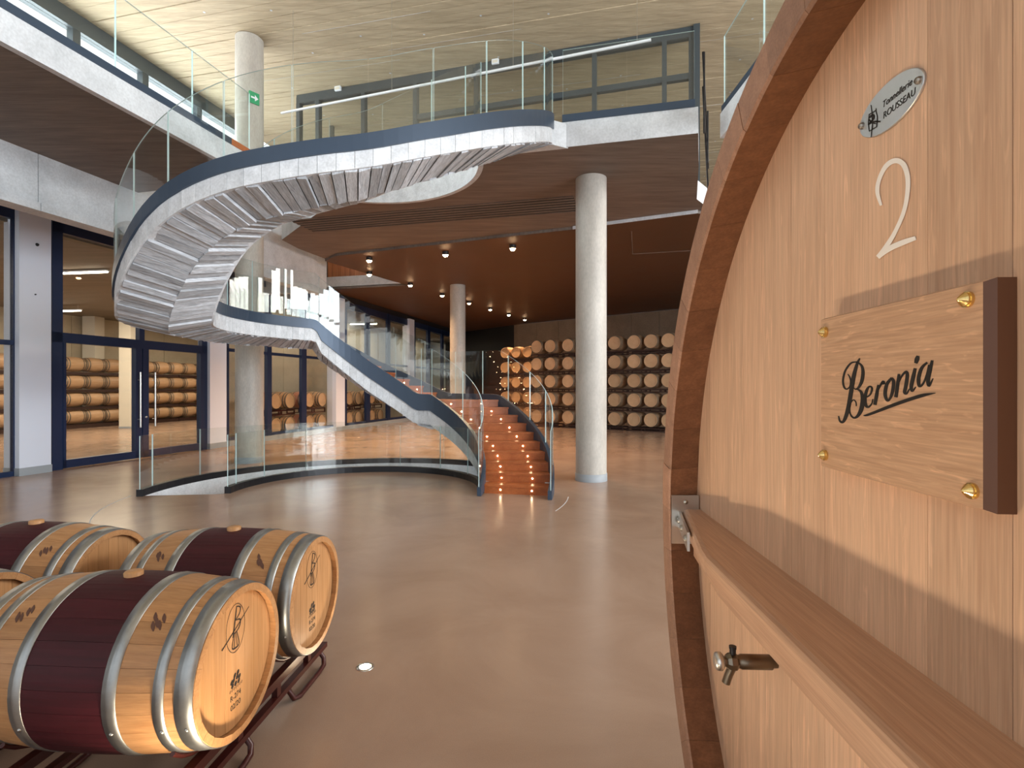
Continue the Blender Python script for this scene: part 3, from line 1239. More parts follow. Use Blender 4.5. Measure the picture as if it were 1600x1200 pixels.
wbar('head', 0, wl, 9.98, 10.22)
wbar('sill', 0, wl, 6.30, 6.42)
mx = [468, 498, 569, 650, 745, 858, 929, 1038, 1080]
for m in mx:
    wbar('mullion', x_at(m) - 0.055, x_at(m) + 0.055, 6.42, 9.98)
wbar('transom', x_at(650), wl, 9.02, 9.16, 0.06)
for p, q in zip(mx, mx[1:]):
    g = G()
    g.box(x_at(p) + .055, x_at(q) - .055, -.01, .01, .12, 3.68)
    g.obj('pane', 'glass_pane', wr)
wbar('corner_post', wl, wl + 0.14, 6.3, 10.22, 0.14)
# side bay of the same room running away from the camera
g = G()
p0 = WA
for k in range(4):
    q = Vector(B(1, 0)) * 1.7 * k
    g.box(-0.06, 0.06, 0, 0.12, 0, 3.9, 0, fn=lambda x, y, z: (x + (p0 + q).x, y + (p0 + q).y, z + 6.3))
o = struct(g.obj('window_7', 'frame_grey'))
o['label'] = 'dark mullions of the upper room side bay'
# little emergency lamps over the glazing
for px, py, lb in ((528, 138, 'white box lamp over the left part of the upper glazing'), (774, 96, 'white box lamp over the middle of the upper glazing')):
    s = (px - 800) / F
    k = wd.y / wd.x
    Y = (WA.y - k * WA.x) / (1 - k * s) - 0.15
    t = thing('emergency_lamp', lb, 'lamp', (s * Y, Y, H + (HY - py) / F * Y - 0.07), math.atan2(wd.y, wd.x))
    g = G()
    g.cbox(-0.09, 0.09, -0.035, 0.035, 0, 0.13, 0.012)
    g.obj('case', 'white_metal', t)
    g = G()
    g.box(-0.07, 0.07, -0.04, -0.035, 0.02, 0.09)
    g.obj('lens', 'cream_paint', t)
# long white tube hung across the gallery
p0, p1 = Vector((-5.2, 12.0, 7.99)), Vector((2.48, 9.5, 8.01))
t = thing('hanging_tube', 'long white tube hanging across the gallery above the stair', 'tube', tuple(p0))
g = G()
g.tube([(0, 0, 0), tuple(p1 - p0)], 0.026, 12)
g.obj('tube', 'white_metal', t)
for f in (0.04, 0.35, 0.68, 0.97):
    g = G()
    c = (p1 - p0) * f
    g.tube([tuple(c), (c.x, c.y, CZ - p0.z)], 0.004, 6)
    g.obj('wire', 'steel', t)
# stair rods at the right end of the upper slab
t = thing('handrail', 'thin dark handrails rising at the right end of the upper slab', 'handrail', (3.3, 9.2, 6.3))
for a, b in (((0.02, 0, -0.1), (0.02, 0.0, 1.3)), ((0.0, 0.0, 1.3), (0.9, 2.2, 0.2)), ((0.0, 0, 0.7), (0.9, 2.2, -0.3)), ((0.45, 1.0, -0.2), (0.45, 1.0, 0.8))):
    g = G()
    g.tube([a, b], 0.018, 8)
    g.obj('rail' if a[0] == 0.0 else 'post', 'black_metal', t)

# strip of windows along the left side of the upper floor
wl_ = bpy.data.objects.new('window_8', None)
link(wl_)
struct(wl_)
wl_['label'] = 'bright strip of upper windows behind the left balcony'
g = G()
bb(g, -8.8, 15, -12.55, -12.3, 9.85, 10.22)
g.obj('head', 'frame_grey', wl_)
for k in range(13):
    g = G()
    u = -6.2 + k * 1.72
    bb(g, u, u + 0.17, -12.5, -12.32, 6.3, 9.85)
    g.obj('mullion', 'frame_grey', wl_)
g = G()
bb(g, -8.8, 15, -12.42, -12.40, 6.3, 9.85)
g.obj('pane', 'glass_pane', wl_)
w10 = bpy.data.objects.new('added_window_rear', None)  # unseen mullions, added in front of the rear room fill light
link(w10)
struct(w10)
for k in range(12):
    g = G()
    v = -12 + k * 2.2
    bb(g, 30.5, 30.7, v - .08, v + .08, 6.3, 10.2)
    g.obj('mullion', 'navy_metal', w10)
area('fill_light_rear_room', B(31, 0.0, 8.2), (pi / 2, 0, -TB), 22, 3.4, 3000, (1.0, 0.95, 0.86))  # added fill that brightens the upper room from behind

# ------------------------------------------------------------------ lamps of the rear hall
spots = [(577, 406), (696, 397), (801, 387), (577, 428), (641, 445), (691, 461), (733, 473), (766, 483), (795, 491.5), (820, 499), (843, 506.5)]
for i, (px, py) in enumerate(spots):
    Y = F * (5.73 - H) / (HY - py)
    X = (px - 800) / F * Y
    if i < 3:
        lb = ['left', 'middle', 'right'][i] + ' lamp of the front row of three ceiling spotlights'
    else:
        lb = ORD[i - 3] + ' spotlight, counted from the stair, in the row running to the back wall'
    t = thing('ceiling_spotlight', lb, 'spotlight', (X, Y, 5.70), 0, 'ceiling spotlights of the rear hall')
    g = G()
    g.lathe([(0.095, 0.1), (0.10, 0.0), (0.085, 0.0), (0.08, 0.03)], 16)
    g.obj('housing', 'black_metal', t)
    g = G()
    g.lathe([(0.0, -0.055), (0.05, -0.045), (0.08, 0.0), (0.075, 0.03)], 14)
    g.obj('bulb', 'bulb_warm', t)
    L = bpy.data.lights.new('spot_light', 'SPOT')
    L.energy = 800 if i < 3 else (620 if i < 8 else (380 if i < 9 else 150))
    L.color = (1.0, 0.60, 0.32)
    L.spot_size = rad(120)
    L.spot_blend = 0.8
    L.shadow_soft_size = 0.06
    lo = bpy.data.objects.new('spot_light', L)
    lo.location = (0, 0, -0.09)
    link(lo, t)

# ------------------------------------------------------------------ small barrels of the cellar
BL, BRb, BRc = 0.9, 0.332, 0.280


def bprof(x, L=BL, Rb=BRb, Rc=BRc):
    return Rb - (Rb - Rc) * (2 * x / L) ** 2


def small_barrel_meshes(mid=None, L=BL):
    g = G()
    xs = [-L / 2, -L * .38, -L * .2, 0, L * .2, L * .38, L / 2]
    n = 20
    prof = [(bprof(x, L), x) for x in xs]
    vs, fs, mi = [], [], []
    for r, x in prof:
        for i in range(n):
            vs.append((x, r * cos(2 * pi * i / n), r * sin(2 * pi * i / n)))
    for j in range(len(prof) - 1):
        for i in range(n):
            k = (i + 1) % n
            fs.append((j * n + i, j * n + k, (j + 1) * n + k, (j + 1) * n + i))
            mi.append(1 if (mid and 2 <= j <= 3) else 0)
    g.add(vs, fs, mi, True)
    body = g
    r = bprof(L / 2, L)
    prof = [(r, L / 2), (r - 0.028, L / 2), (r - 0.03, L / 2 - 0.03)]
    vs = [(x, q * cos(2 * pi * i / n), q * sin(2 * pi * i / n)) for q, x in prof for i in range(n)]
    fs = [(j * n + i, j * n + (i + 1) % n, (j + 1) * n + (i + 1) % n, (j + 1) * n + i) for j in range(2) for i in range(n)]
    hd = G().add(vs, fs + [tuple(2 * n + i for i in range(n))])
    hoops = []
    for x in (0.47, 0.36, 0.17):
        h = G()
        x0, x1 = L * x - 0.022, L * x + 0.018
        h.lathe([(bprof(x0, L) + .004, x0), (bprof(x0, L) + .009, x0), (bprof(x1, L) + .009, x1), (bprof(x1, L) + .004, x1)], n, 'x', closed=True)
        hoops.append(h)
    return body.mesh('staves', ['cellar_oak', mid or 'cellar_oak']), hd.mesh('head', ['cellar_head']), [h.mesh('hoop', ['hoop_dark']) for h in hoops]


SB = small_barrel_meshes()
SBP = small_barrel_meshes('cellar_pink')
SBL = small_barrel_meshes(L=0.86)


def small_barrel(loc, rotz, label, group, kit=SB, hoops=(0, 1, 2)):
    t = thing('oak_barrel', label, 'barrel', loc, rotz, group)
    body, hd, hp = kit
    inst('staves', body, t, (0, 0, BRb), (random.uniform(0, 6), 0, 0))
    inst('head', hd, t, (0, 0, BRb))
    inst('head', hd, t, (0, 0, BRb), (0, 0, pi))
    for k in hoops:
        inst('hoop', hp[k], t, (0, 0, BRb))
        inst('hoop', hp[k], t, (0, 0, BRb), (0, 0, pi))
    return t


def rack(loc, rotz, w, d, h, label, group, mat='rack_dark'):
    """low steel cradle that carries two barrels; x runs along the row, y along the barrels"""
    t = thing('barrel_rack', label, 'rack', loc, rotz, group)
    for y in (-d / 2, d / 2):
        g = G()
        g.box(-w / 2, w / 2, y - .025, y + .025, h - .06, h)
        g.box(-w / 2, w / 2, y - .025, y + .025, 0, .04)
        g.obj('rail', mat, t)
    for x in (-w / 2, -.08, .08, w / 2):
        for y in (-d / 2, d / 2):
            g = G()
            g.box(x - .02, x + .02, y - .02, y + .02, 0, h - .03)
            g.obj('post', mat, t)
    return t


TIER = ['bottom', 'second', 'third', 'fourth', 'top']
# stacks in front of the back wall
rdir = Vector((0.834, -0.551, 0)).normalized()
rax = Vector((-0.551, -0.834, 0)).normalized()
q0 = Vector((1.13, 24.7, 0))
cols = [0.0, 0.72, 1.63, 2.36, 3.12, 3.84, 4.70, 5.42, 6.14, 6.88]
rz = math.atan2(rax.y, rax.x)
for i, q in enumerate(cols):
    for k in range(5):
        p = q0 + rdir * q - rax * (BL / 2)
        z = 0.155 + 0.805 * k
        small_barrel((p.x, p.y, z), rz, 'oak barrel in the back hall stack, %s tier, %s column from the left' % (TIER[k], ORD[i]), 'barrels stacked in front of the back wall', hoops=(0, 1))
for i in range(0, 10, 2):
    for k in range(5):
        p = q0 + rdir * ((cols[i] + cols[i + 1]) / 2) - rax * (BL / 2)
        rack((p.x, p.y, 0.805 * k), rz + pi / 2, 1.4, 0.62, 0.155, 'dark steel rack under the back hall barrels, %s tier, %s pair from left' % (TIER[k], ORD[i // 2]), 'steel racks of the back stack')
for i, X in enumerate((-0.15, 0.45, 1.05)):
    for k in range(5):
        Y = 29.4 - 0.62 * (X + 0.15)
        small_barrel((X, Y, 0.155 + 0.805 * k), rz, 'dim oak barrel in the deep stack left of the main stack, %s tier, %s column' % (TIER[k], ORD[i]), 'barrels of the deep dark stack', hoops=(0,))
for k in range(5):
    rack((0.45, 29.03, 0.805 * k), rz + pi / 2, 1.75, 0.6, 0.155, 'dark steel rack of the deep stack, %s tier' % TIER[k], 'steel racks of the deep stack')

# long row behind the glass door (barrels lie along the row)
ROWV = -24.5
for k in range(4):
    cnt = {}
    for i in range(22):
        u = 14.0 + i * 0.885
        s = None
        p = B(u, ROWV)
        px = 800 + F * p[0] / p[1]
        if not (-20 < px < 16 or 84 < px < 320):
            continue
        side = 'left window bay' if px < 40 else 'glass door'
        cnt[side] = cnt.get(side, 0) + 1
        n = cnt[side]
        small_barrel(B(u, ROWV, 0.19 + 0.775 * k), pi / 2 - TB, 'oak barrel lying end to end behind the %s, %s tier, %s along' % (side, ['bottom', 'second', 'third', 'top'][k], ORD[min(n - 1, 15)]),
                     'barrels lying end to end behind the glass door', SBL, hoops=(0, 1))
for k in range(4):
    for i in range(6):
        u0 = 13.6 + i * 3.4
        t = thing('barrel_rack', 'steel rack behind the glass door, %s tier, %s section from left' % (['bottom', 'second', 'third', 'top'][k], ORD[i]), 'rack', B(u0, ROWV, 0.775 * k), pi / 2 - TB, 'racks behind the glass door')
        for y in (-.26, .26):
            g = G()
            g.box(0, 3.36, y - .03, y + .03, .05 if k else 0.0, .17)
            g.obj('rail', 'rack_dark', t)
g = G()
t = thing('square_column', 'cream square column in the cellar behind the glass door', 'column', B(u_at(201.5, -22.3), -22.3))
g.box(-.26, .26, -.26, .26, 0.08, 5.25)
g.obj('shaft', 'cream_paint', t)
g = G()
g.box(-.265, .265, -.265, .265, 0, 0.08)
g.obj('base_band', 'plinth_grey', t)
t = thing('square_column', 'cream square column against the far cellar wall behind the barrels', 'column', B(u_at(146, -25.5), -25.5))
g = G()
g.box(-.3, .3, -.3, .3, 0.08, 5.25)
g.obj('shaft', 'cream_paint', t)
g = G()
g.box(-.305, .305, -.305, .305, 0, 0.08)
g.obj('base_band', 'plinth_grey', t)

# two-tier rows close behind the windows (heads face the hall)
for i, px in enumerate((410, 432, 454, 484, 504, 546, 560.5, 581, 595)):
    u = u_at(px, -12.75)
    for k in range(2):
        kit = SBP if i in (1, 3) else SB
        small_barrel(B(u, -12.75 - BL / 2, 0.09 + 0.9 * k), -TB, '%s pale-headed barrel from the left in the %s tier behind the windows under the stair' % (ORD[i], ['lower', 'upper'][k]), 'barrels behind the windows under the stair', kit)
for i, (a, b) in enumerate(((432, 454), (484, 504), (546, 560.5), (581, 595))):
    um = (u_at(a, -12.75) + u_at(b, -12.75)) / 2
    for k in range(2):
        rack(B(um, -12.75 - BL / 2, 0.9 * k if k == 0 else 0.785), pi / 2 - TB, 1.65, 0.6, 0.09 if k == 0 else 0.205, '%s steel rack from the left behind the windows, %s tier' % (ORD[i], ['lower', 'upper'][k]), 'racks behind the windows', 'rack_red')

# tube lamps in the cellar
tubes = [(133, 426, -15.5), (102, 486, -23.0), (568, 486, -14.0)]
lbs = ['long bright tube lamp seen through the upper left door pane', 'lower tube lamp seen through the left door pane', 'tube lamp seen through the window behind the stair']
for (px, py, v), lb in zip(tubes, lbs):
    u = u_at(px, v)
    p = B(u, v)
    z = H + (HY - py) / F * p[1]
    z = min(z, 5.12)
    t = thing('tube_lamp', lb, 'lamp', (p[0], p[1], z), rad(-8))
    g = G()
    g.box(-0.75, 0.75, -0.05, 0.05, 0.02, 0.06)
    g.obj('housing', 'white_metal', t)
    g = G()
    g.tube([(-0.72, 0, 0), (0.72, 0, 0)], 0.03, 10)
    g.obj('tube', 'tube_white', t)
    for x in (-.6, .6):
        g = G()
        g.tube([(x, 0, .06), (x, 0, 5.2 - z)], .005, 5)
        g.obj('wire', 'steel', t)
for u, v, pw in ((8, -18.5, 420), (16, -19.5, 520), (24, -20, 420), (20, -13.7, 60), (26, -13.7, 70), (33, -13.7, 60)):
    area('cellar_light', B(u, v, 5.1), (0, 0, -TB), 1.2 if v > -14 else 3, 4, pw * 0.85, (1.0, 0.84, 0.64))

# ------------------------------------------------------------------ big display barrels in the foreground
FL, FRb, FRc, NS = 1.0, 0.36, 0.318, 26


def fprof(x):
    return FRb - (FRb - FRc) * (2 * x / FL) ** 2


def stave_mesh():
    g = G()
    m = 16
    h = pi / NS - 0.0014
    cols_ = 3
    xs = sorted(set([-FL / 2 + FL * i / m for i in range(m + 1)] + [-0.165, 0.165]))
    vs, fs, mi = [], [], []
    for x in xs:
        r = fprof(x)
        for j in range(cols_ + 1):
            a = -h + 2 * h * j / cols_
            vs.append((x, r * sin(a), r * cos(a)))
        for a in (h, -h):
            vs.append((x, (r - .03) * sin(a), (r - .03) * cos(a)))
    nr = cols_ + 3
    for i in range(len(xs) - 1):
        for j in range(nr):
            k = (j + 1) % nr
            fs.append((i * nr + j, i * nr + k, (i + 1) * nr + k, (i + 1) * nr + j))
            mi.append(1 if (xs[i] >= -0.166 and xs[i + 1] <= 0.166) else 0)
    fs.append(tuple(range(nr))[::-1])
    fs.append(tuple((len(xs) - 1) * nr + j for j in range(nr)))
    mi += [0, 0]
    g.add(vs, fs, mi, False)
    return g


sg_ = stave_mesh()
tmp = sg_.obj('stave', ['barrel_oak', 'wine_band'])
STV = tmp.data
bpy.data.objects.remove(tmp)
hr = fprof(FL / 2) - 0.030
HPL = []
for i in range(8):
    y0, y1 = -hr + 2 * hr * i / 8 + .0008, -hr + 2 * hr * (i + 1) / 8 - .0008
    poly = [(y0 + (y1 - y0) * j / 6, math.sqrt(max(hr * hr - (y0 + (y1 - y0) * j / 6) ** 2, 0))) for j in range(7)]
    ring = poly + [(y, -z) for y, z in reversed(poly)]
    g = G()
    n = len(ring)
    vs = [(0, y, z) for y, z in ring] + [(-.02, y, z) for y, z in ring]
    g.add(vs, [tuple(range(n)), tuple(range(2 * n - 1, n - 1, -1))] + [(j, n + j, n + (j + 1) % n, (j + 1) % n) for j in range(n)])
    t_ = g.obj('head_board', 'barrel_head')
    HPL.append(t_.data)
    bpy.data.objects.remove(t_)


def hoop_mesh(xc, w):
    g = G()
    x0, x1 = xc - w / 2, xc + w / 2
    g.lathe([(fprof(x0) - .004, x0), (fprof(x0) + .004, x0), (fprof(x1) + .004, x1), (fprof(x1) - .004, x1)], 56, 'x', closed=True)
    return g.mesh('hoop', ['hoop_steel'])


HOOPS = [hoop_mesh(0.463, 0.066), hoop_mesh(0.372, 0.040), hoop_mesh(0.190, 0.052)]
rv = G()
rv.lathe([(0, .007), (.006, .005), (.008, 0)], 8)
RIV = rv.mesh('rivet', ['bolt_steel'])
bg_ = G()
bg_.lathe([(0.0, .022), (.034, .022), (.038, .017), (.036, -.02)], 20)
BUNG = bg_.mesh('bung', ['barrel_head'])


def emblem(parent):
    """branded marks on a barrel head, in units of the head radius"""
    X = FL / 2 - 0.03 + 0.0006
    fn = lambda y, z, h: (X + h, y * hr, z * hr)
    g = G()
    for s in ([(.03, .80, .02), (-.02, .58, .028), (-.07, .36, .02)], [(.02, .80, .012), (.12, .75, .022), (.10, .66, .02), (-.01, .60, .012)],
              [(-.01, .60, .012), (.12, .56, .024), (.09, .45, .022), (-.06, .40, .012)], [(-.34, .30, .022), (0, .47, .02), (.36, .66, .010)],
              [(-.03, .42, .012), (-.09, .22, .02), (0, .18, .026), (.09, .21, .02), (.03, .42, .012)], [(-.01, .42, .01), (-.04, .2, .018)], [(.01, .42, .01), (.04, .2, .018)]):
        ribbon(g, s, fn, 4, 0, .0006)
    ring = [(.24 * cos(a * pi / 12), .48 + .36 * sin(a * pi / 12), .008) for a in range(25)]
    ribbon(g, ring, fn, 2, 0, .0006)
    g.obj('brand_mark', 'burnt_ink', parent)
    g = G()
    for y, z in ((-.08, -.36), (0, -.36), (.08, -.36), (-.05, -.29), (.04, -.28), (-.02, -.23), (.06, -.22), (-.10, -.30), (.1, -.3)):
        ribbon(g, [(y - .02, z - .03, .04), (y, z, .06), (y + .02, z + .03, .03)], fn, 2, 0, .0006)
    for k in range(7):
        ribbon(g, [(-.15 + k * .05, -.44, .012), (-.13 + k * .05, -.40, .012)], fn, 1, 0, .0006)
    g.obj('crest_mark', 'burnt_ink', parent)
    for txt, z in (('R-274', -.58), ('02/20', -.72)):
        text(txt, 'lettering', 'burnt_ink', parent, (X, 0, z * hr), (pi / 2, 0, pi / 2), 0.033, 0.0005)


def text(s, name, mat, parent, loc, rot, size, ext, shear=0.0, align='CENTER', sx=1.0):
    c = bpy.data.curves.new(name, 'FONT')
    c.body = s
    c.size = size
    c.extrude = ext
    c.align_x = align
    c.shear = shear
    o = bpy.data.objects.new(name, c)
    o.location = loc
    o.rotation_euler = rot
    o.scale = (sx, 1, 1)
    c.materials.append(M(mat))
    link(o)
    bpy.context.view_layer.update()
    me = bpy.data.meshes.new_from_object(o.evaluated_get(bpy.context.evaluated_depsgraph_get()))
    bpy.data.objects.remove(o)
    o = bpy.data.objects.new(name, me)
    o.location = loc
    o.rotation_euler = rot
    return link(o, parent)


def big_barrel(loc, rotz, label, mark=True, seed=0):
    rnd = random.Random(seed)
    t = thing('display_barrel', label, 'barrel', loc, rotz, 'display barrels with wine-red bands')
    zc = FRb
    for i in range(NS):
        inst('stave', STV, t, (0, 0, zc), (2 * pi * (i + .5) / NS, 0, 0))
    for sx in (0, 1):
        for h in HPL:
            inst('head_board', h, t, ((FL / 2 - .03) * (1 - 2 * sx), 0, zc), (0, 0, pi * sx))
    for h in HOOPS:
        for sx in (0, 1):
            o = inst('hoop', h, t, (0, 0, zc), (0, 0, pi * sx))
    for xh in (0.465, 0.375, 0.186):
        for sx in (1, -1):
            a = rad(-108)
            r = fprof(xh) + .004
            inst('rivet', RIV, t, (xh * sx, r * cos(a) * 1, zc + r * sin(a) * 0.35 - .0), (pi / 2, 0, 0)) if False else None
            a = rad(200)
            inst('rivet', RIV, t, (xh * sx, r * cos(a), zc + r * sin(a)), (a - pi / 2, 0, 0))
    inst('bung', BUNG, t, (0, 0, zc + FRb - .004))
    # cooper's scorch marks
    for x, a0 in ((0.29, rad(132)), (-0.29, rad(128))):
        g = G()
        fn = lambda p, q, h, x=x, a0=a0: (x + p, (fprof(x + p) + .0008 + h) * cos(a0 + q / FRb), zc + (fprof(x + p) + .0008 + h) * sin(a0 + q / FRb))
        for k in range(5):
            y = rnd.uniform(-.028, .028)
            xx = rnd.uniform(-.022, .022)
            ribbon(g, [(xx - .01, y - .02, .003), (xx, y, .015), (xx + .012, y + .02, .003)], fn, 3, 0, .0006)
        g.obj('scorch_mark', 'stain_ink', t)
    if mark:
        hm = bpy.data.objects.new('head_marks', None)
        hm.location = (0, 0, zc)
        link(hm, t)
        emblem(hm)
    return t


brz = rad(-4)
bx = Vector((cos(brz), sin(brz), 0))
by = Vector((-sin(brz), cos(brz), 0))
cA = Vector((-1.68, 2.365, 0))
zB = 0.25
big_barrel((cA.x, cA.y, zB), brz, 'nearest display barrel with dark wine-red band, head branded', True, 1)
cB = cA + by * 0.755
big_barrel((cB.x, cB.y, zB), brz, 'display barrel with wine-red band behind the nearest one, by the open floor', True, 2)
cD = cA - bx * 1.26 + by * 0.05
cC = cB - bx * 1.30 + by * 0.06
big_barrel((cC.x, cC.y, zB), brz, 'rear left display barrel cut by the left picture edge, plain head', False, 3)
big_barrel((cD.x, cD.y, zB), brz, 'display barrel barely showing at the left picture edge', False, 4)


def floor_rack(c, label):
    """tubular steel cradle for two barrels; local x along the barrels, y along the row"""
    t = thing('floor_rack', label, 'rack', (c.x, c.y, 0), brz, 'red steel floor racks of the display barrels')
    for x in (-.36, .36):
        g = G()
        g.cbox(x - .5, x + .5, -.025, .025, -.025, .025, .006)
        g = G()
        vs0 = G()
        g.box(x - .022, x + .022, -.80, .80, .19, .235)
        g.obj('rail', 'rack_red', t)
        g = G()
        g.box(x - .02, x + .02, -.80, .80, .095, .125)
        g.obj('lower_rail', 'rack_red', t)
        for y in (-.55, -.18, .18, .55):
            g = G()
            g.box(x - .016, x + .016, y - .02, y + .02, .12, .2)
            g.obj('strut', 'rack_red', t)
        sx = 1 if x > 0 else -1
        for y in (-.42, .42):
            g = G()
            g.tube([(x, y + .3, .10), (x + sx * .03, y + .3, .06), (x + sx * .04, y + .28, .025), (x + sx * .04, y + .22, .016), (x + sx * .04, y - .05, .016), (x + sx * .03, y - .1, .03), (x, y - .12, .1)], .015, 8)
            g.obj('foot', 'rack_red', t)
        for yb in (-.3775, .3775):
            g = G()
            r = fprof(.36)
            zc = zB + FRb
            pts = []
            for k in range(9):
                a = rad(-90 - 44 + 11 * k)
                pts.append((x, yb + (r + .012) * cos(a), zc + (r + .012) * sin(a)))
            g.tube(pts, .011, 6)
            g.obj('saddle', 'rack_red', t)
    for y in (-.78, 0, .78):
        g = G()
        g.tube([(-.36, y, .2), (.36, y, .2)], .018, 8)
        g.obj('cross_tube', 'rack_red', t)
    for y in (-.6, -.15, .15, .6):
        g = G()
        g.tube([(-.62, y, .05), (-.52, y, .13), (-.36, y, .17), (.0, y, .175)], .014, 8)
        g.obj('curved_tube', 'rack_red', t)
    return t


floor_rack((cA + cB) / 2, 'dark red steel floor rack under the two display barrels on the right')
floor_rack((cC + cD) / 2, 'dark red steel floor rack under the display barrels at the left edge')

# floor uplights
for x, y, pw, lb in ((-0.945, 3.43, 14, 'small round floor uplight shining beside the display barrels'), (-0.92, 1.80, 72, 'round floor uplight in front of the nearest display barrel'),
                     (-0.90, 0.15, 44, 'round floor uplight at the foot of the picture, below the camera')):
    t = thing('floor_uplight', lb, 'floor light', (x, y, 0))
    g = G()
    g.lathe([(.055, 0.0), (.055, .004), (.038, .005)], 20)
    g.obj('trim_ring', 'steel', t)
    g = G()
    g.disc(.038, .0045, 20)
    g.obj('lens', 'led_warm', t)
    L = bpy.data.lights.new('uplight', 'SPOT')
    L.energy = pw
    L.color = (1.0, 0.83, 0.60)
    L.spot_size = rad(150)
    L.spot_blend = 0.6
    L.shadow_soft_size = 0.05
    o = bpy.data.objects.new('uplight', L)
    o.location = (0, 0, .03)
    o.rotation_euler = (pi, 0, 0)
    link(o, t)

# ------------------------------------------------------------------ the big vat on the right
VA = rad(2.5)
vw = Vector((sin(VA), cos(VA), 0))
vn = Vector((cos(VA), -sin(VA), 0))
TC, ND, ZC = 0.86, 0.5, 1.345
ROv, RIv, RHv = 1.255, 1.155, 1.185
HD = 0.112        # head plane behind the rim front
v0 = vw * TC + vn * ND
vat = thing('wine_vat', 'huge upright-headed oak vat filling the right side, with plaque, shelf and tap', 'vat', (v0.x, v0.y, 0), pi / 2 - VA)


def vpl(px, py, depth):
    """where the line of sight through a pixel meets the plane lying depth behind the rim front; vat coordinates (x, z)"""
    r = Vector(((px - 800) / F, 1, (HY - py) / F))
    k = (ND + depth) / r.dot(vn)
    p = r * k
    return p.dot(vw) - TC, p.z + H


NV = 48
VD = 1.9
for i in range(NV):
    a0, a1 = 2 * pi * i / NV + .0003, 2 * pi * (i + 1) / NV - .0003
    dz = random.uniform(0, .0015)
    st_ = []
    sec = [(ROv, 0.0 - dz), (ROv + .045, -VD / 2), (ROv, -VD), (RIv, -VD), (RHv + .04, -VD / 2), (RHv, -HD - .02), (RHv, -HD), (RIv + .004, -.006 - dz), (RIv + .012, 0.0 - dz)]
    n = len(sec)
    vs = []
    for k in range(4):
        a = a0 + (a1 - a0) * k / 3
        vs += [(r * cos(a), y, ZC + r * sin(a)) for r, y in sec]
    fs = [tuple(range(n)), tuple(range(4 * n - 1, 3 * n - 1, -1))]
    for k in range(3):
        fs += [(k * n + j, k * n + n + j, k * n + n + (j + 1) % n, k * n + (j + 1) % n) for j in range(n)]
    g = G()
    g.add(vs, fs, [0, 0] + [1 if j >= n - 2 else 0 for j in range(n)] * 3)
    g.obj('stave', ['vat_rim_shaded', 'vat_rim_end'], vat)
# head boards
bw = 0.148
x = -RHv
i = 0
while x < RHv - 1e-4:
    x1 = min(x + bw, RHv)
    xa, xb = x + .0005, x1 - .0005
    top = [(xa + (xb - xa) * j / 6, math.sqrt(max(RHv ** 2 - (xa + (xb - xa) * j / 6) ** 2, 0))) for j in range(7)]
    ring = top + [(p, -q) for p, q in reversed(top)]
    n = len(ring)
    yo = -HD + random.uniform(-.0008, 0)
    g = G()
    vs = [(p, yo, ZC + q) for p, q in ring] + [(p, yo - .05, ZC + q) for p, q in ring]
    g.add(vs, [tuple(range(n)), tuple(range(2 * n - 1, n - 1, -1))] + [(j, n + j, n + (j + 1) % n, (j + 1) % n) for j in range(n)])
    g.obj('head_board', 'vat_oak', vat)
    x = x1
g = G()
g.disc(RIv, -VD + .06, 48, 'y', (0, 0, ZC))
g.obj('rear_head', 'vat_oak', vat)
for y, w_, e in ((-.045, .06, .0), (-.32, .07, .013), (-.95, .08, .045), (-1.55, .07, .018)):
    g = G()
    r = ROv + e + .001
    g.lathe([(r, y - w_ / 2), (r + .006, y - w_ / 2), (r + .006, y + w_ / 2), (r, y + w_ / 2)], 96, 'y', (0, 0, ZC), closed=True)
    g.obj('hoop', 'steel', vat)
for y in (-.4, -1.5):
    g = G()
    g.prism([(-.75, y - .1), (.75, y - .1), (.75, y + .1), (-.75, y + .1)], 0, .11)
    g.obj('cradle_beam', 'vat_rim_shaded', vat)

# shelf bar across the head
xe = 2.02 - TC
zs = ZC + .003
yh = -HD
bar = G()
plan = [(xe + .02, yh), (xe + .012, yh + .058), (xe - .50, yh + .148), (xe - .56, yh + .155), (-1.12, yh + .155), (-1.12, yh)]


def slabp(g, plan, z0, z1, rnd=.008):
    """flat bar with a rounded front edge"""
    n = len(plan)
    cx = sum(p[0] for p in plan) / n
    cyy = yh
    lv = [(z0, rnd), (z0 + rnd, 0), (z1 - rnd, 0), (z1 - rnd * .3, rnd * .3), (z1, rnd)]
    vs = []
    for z, ins in lv:
        vs += [(px_ - (ins if px_ > 0 else 0), max(py_ - ins, yh), z) for px_, py_ in plan]
    fs = [tuple(range(n - 1, -1, -1)), tuple((len(lv) - 1) * n + j for j in range(n))]
    for k in range(len(lv) - 1):
        fs += [(k * n + j, k * n + (j + 1) % n, (k + 1) * n + (j + 1) % n, (k + 1) * n + j) for j in range(n)]
    g.add(vs, fs)


slabp(bar, plan, zs - .046, zs, .014)
shelf = bar.obj('shelf_bar', 'vat_bar', vat)
g = G()
plan2 = [(xe + .005, yh), (xe - .03, yh + .05), (xe - .46, yh + .118), (-1.12, yh + .118), (-1.12, yh)]
slabp(g, plan2, zs - .108, zs - .054, .014)
g.obj('moulding', 'vat_bar', shelf)
g = G()
plan3 = [(xe - .02, yh), (xe - .05, yh + .035), (xe - .44, yh + .075), (-1.12, yh + .075), (-1.12, yh)]
slabp(g, plan3, zs - .172, zs - .114, .012)
g.obj('moulding', 'vat_bar', shelf)
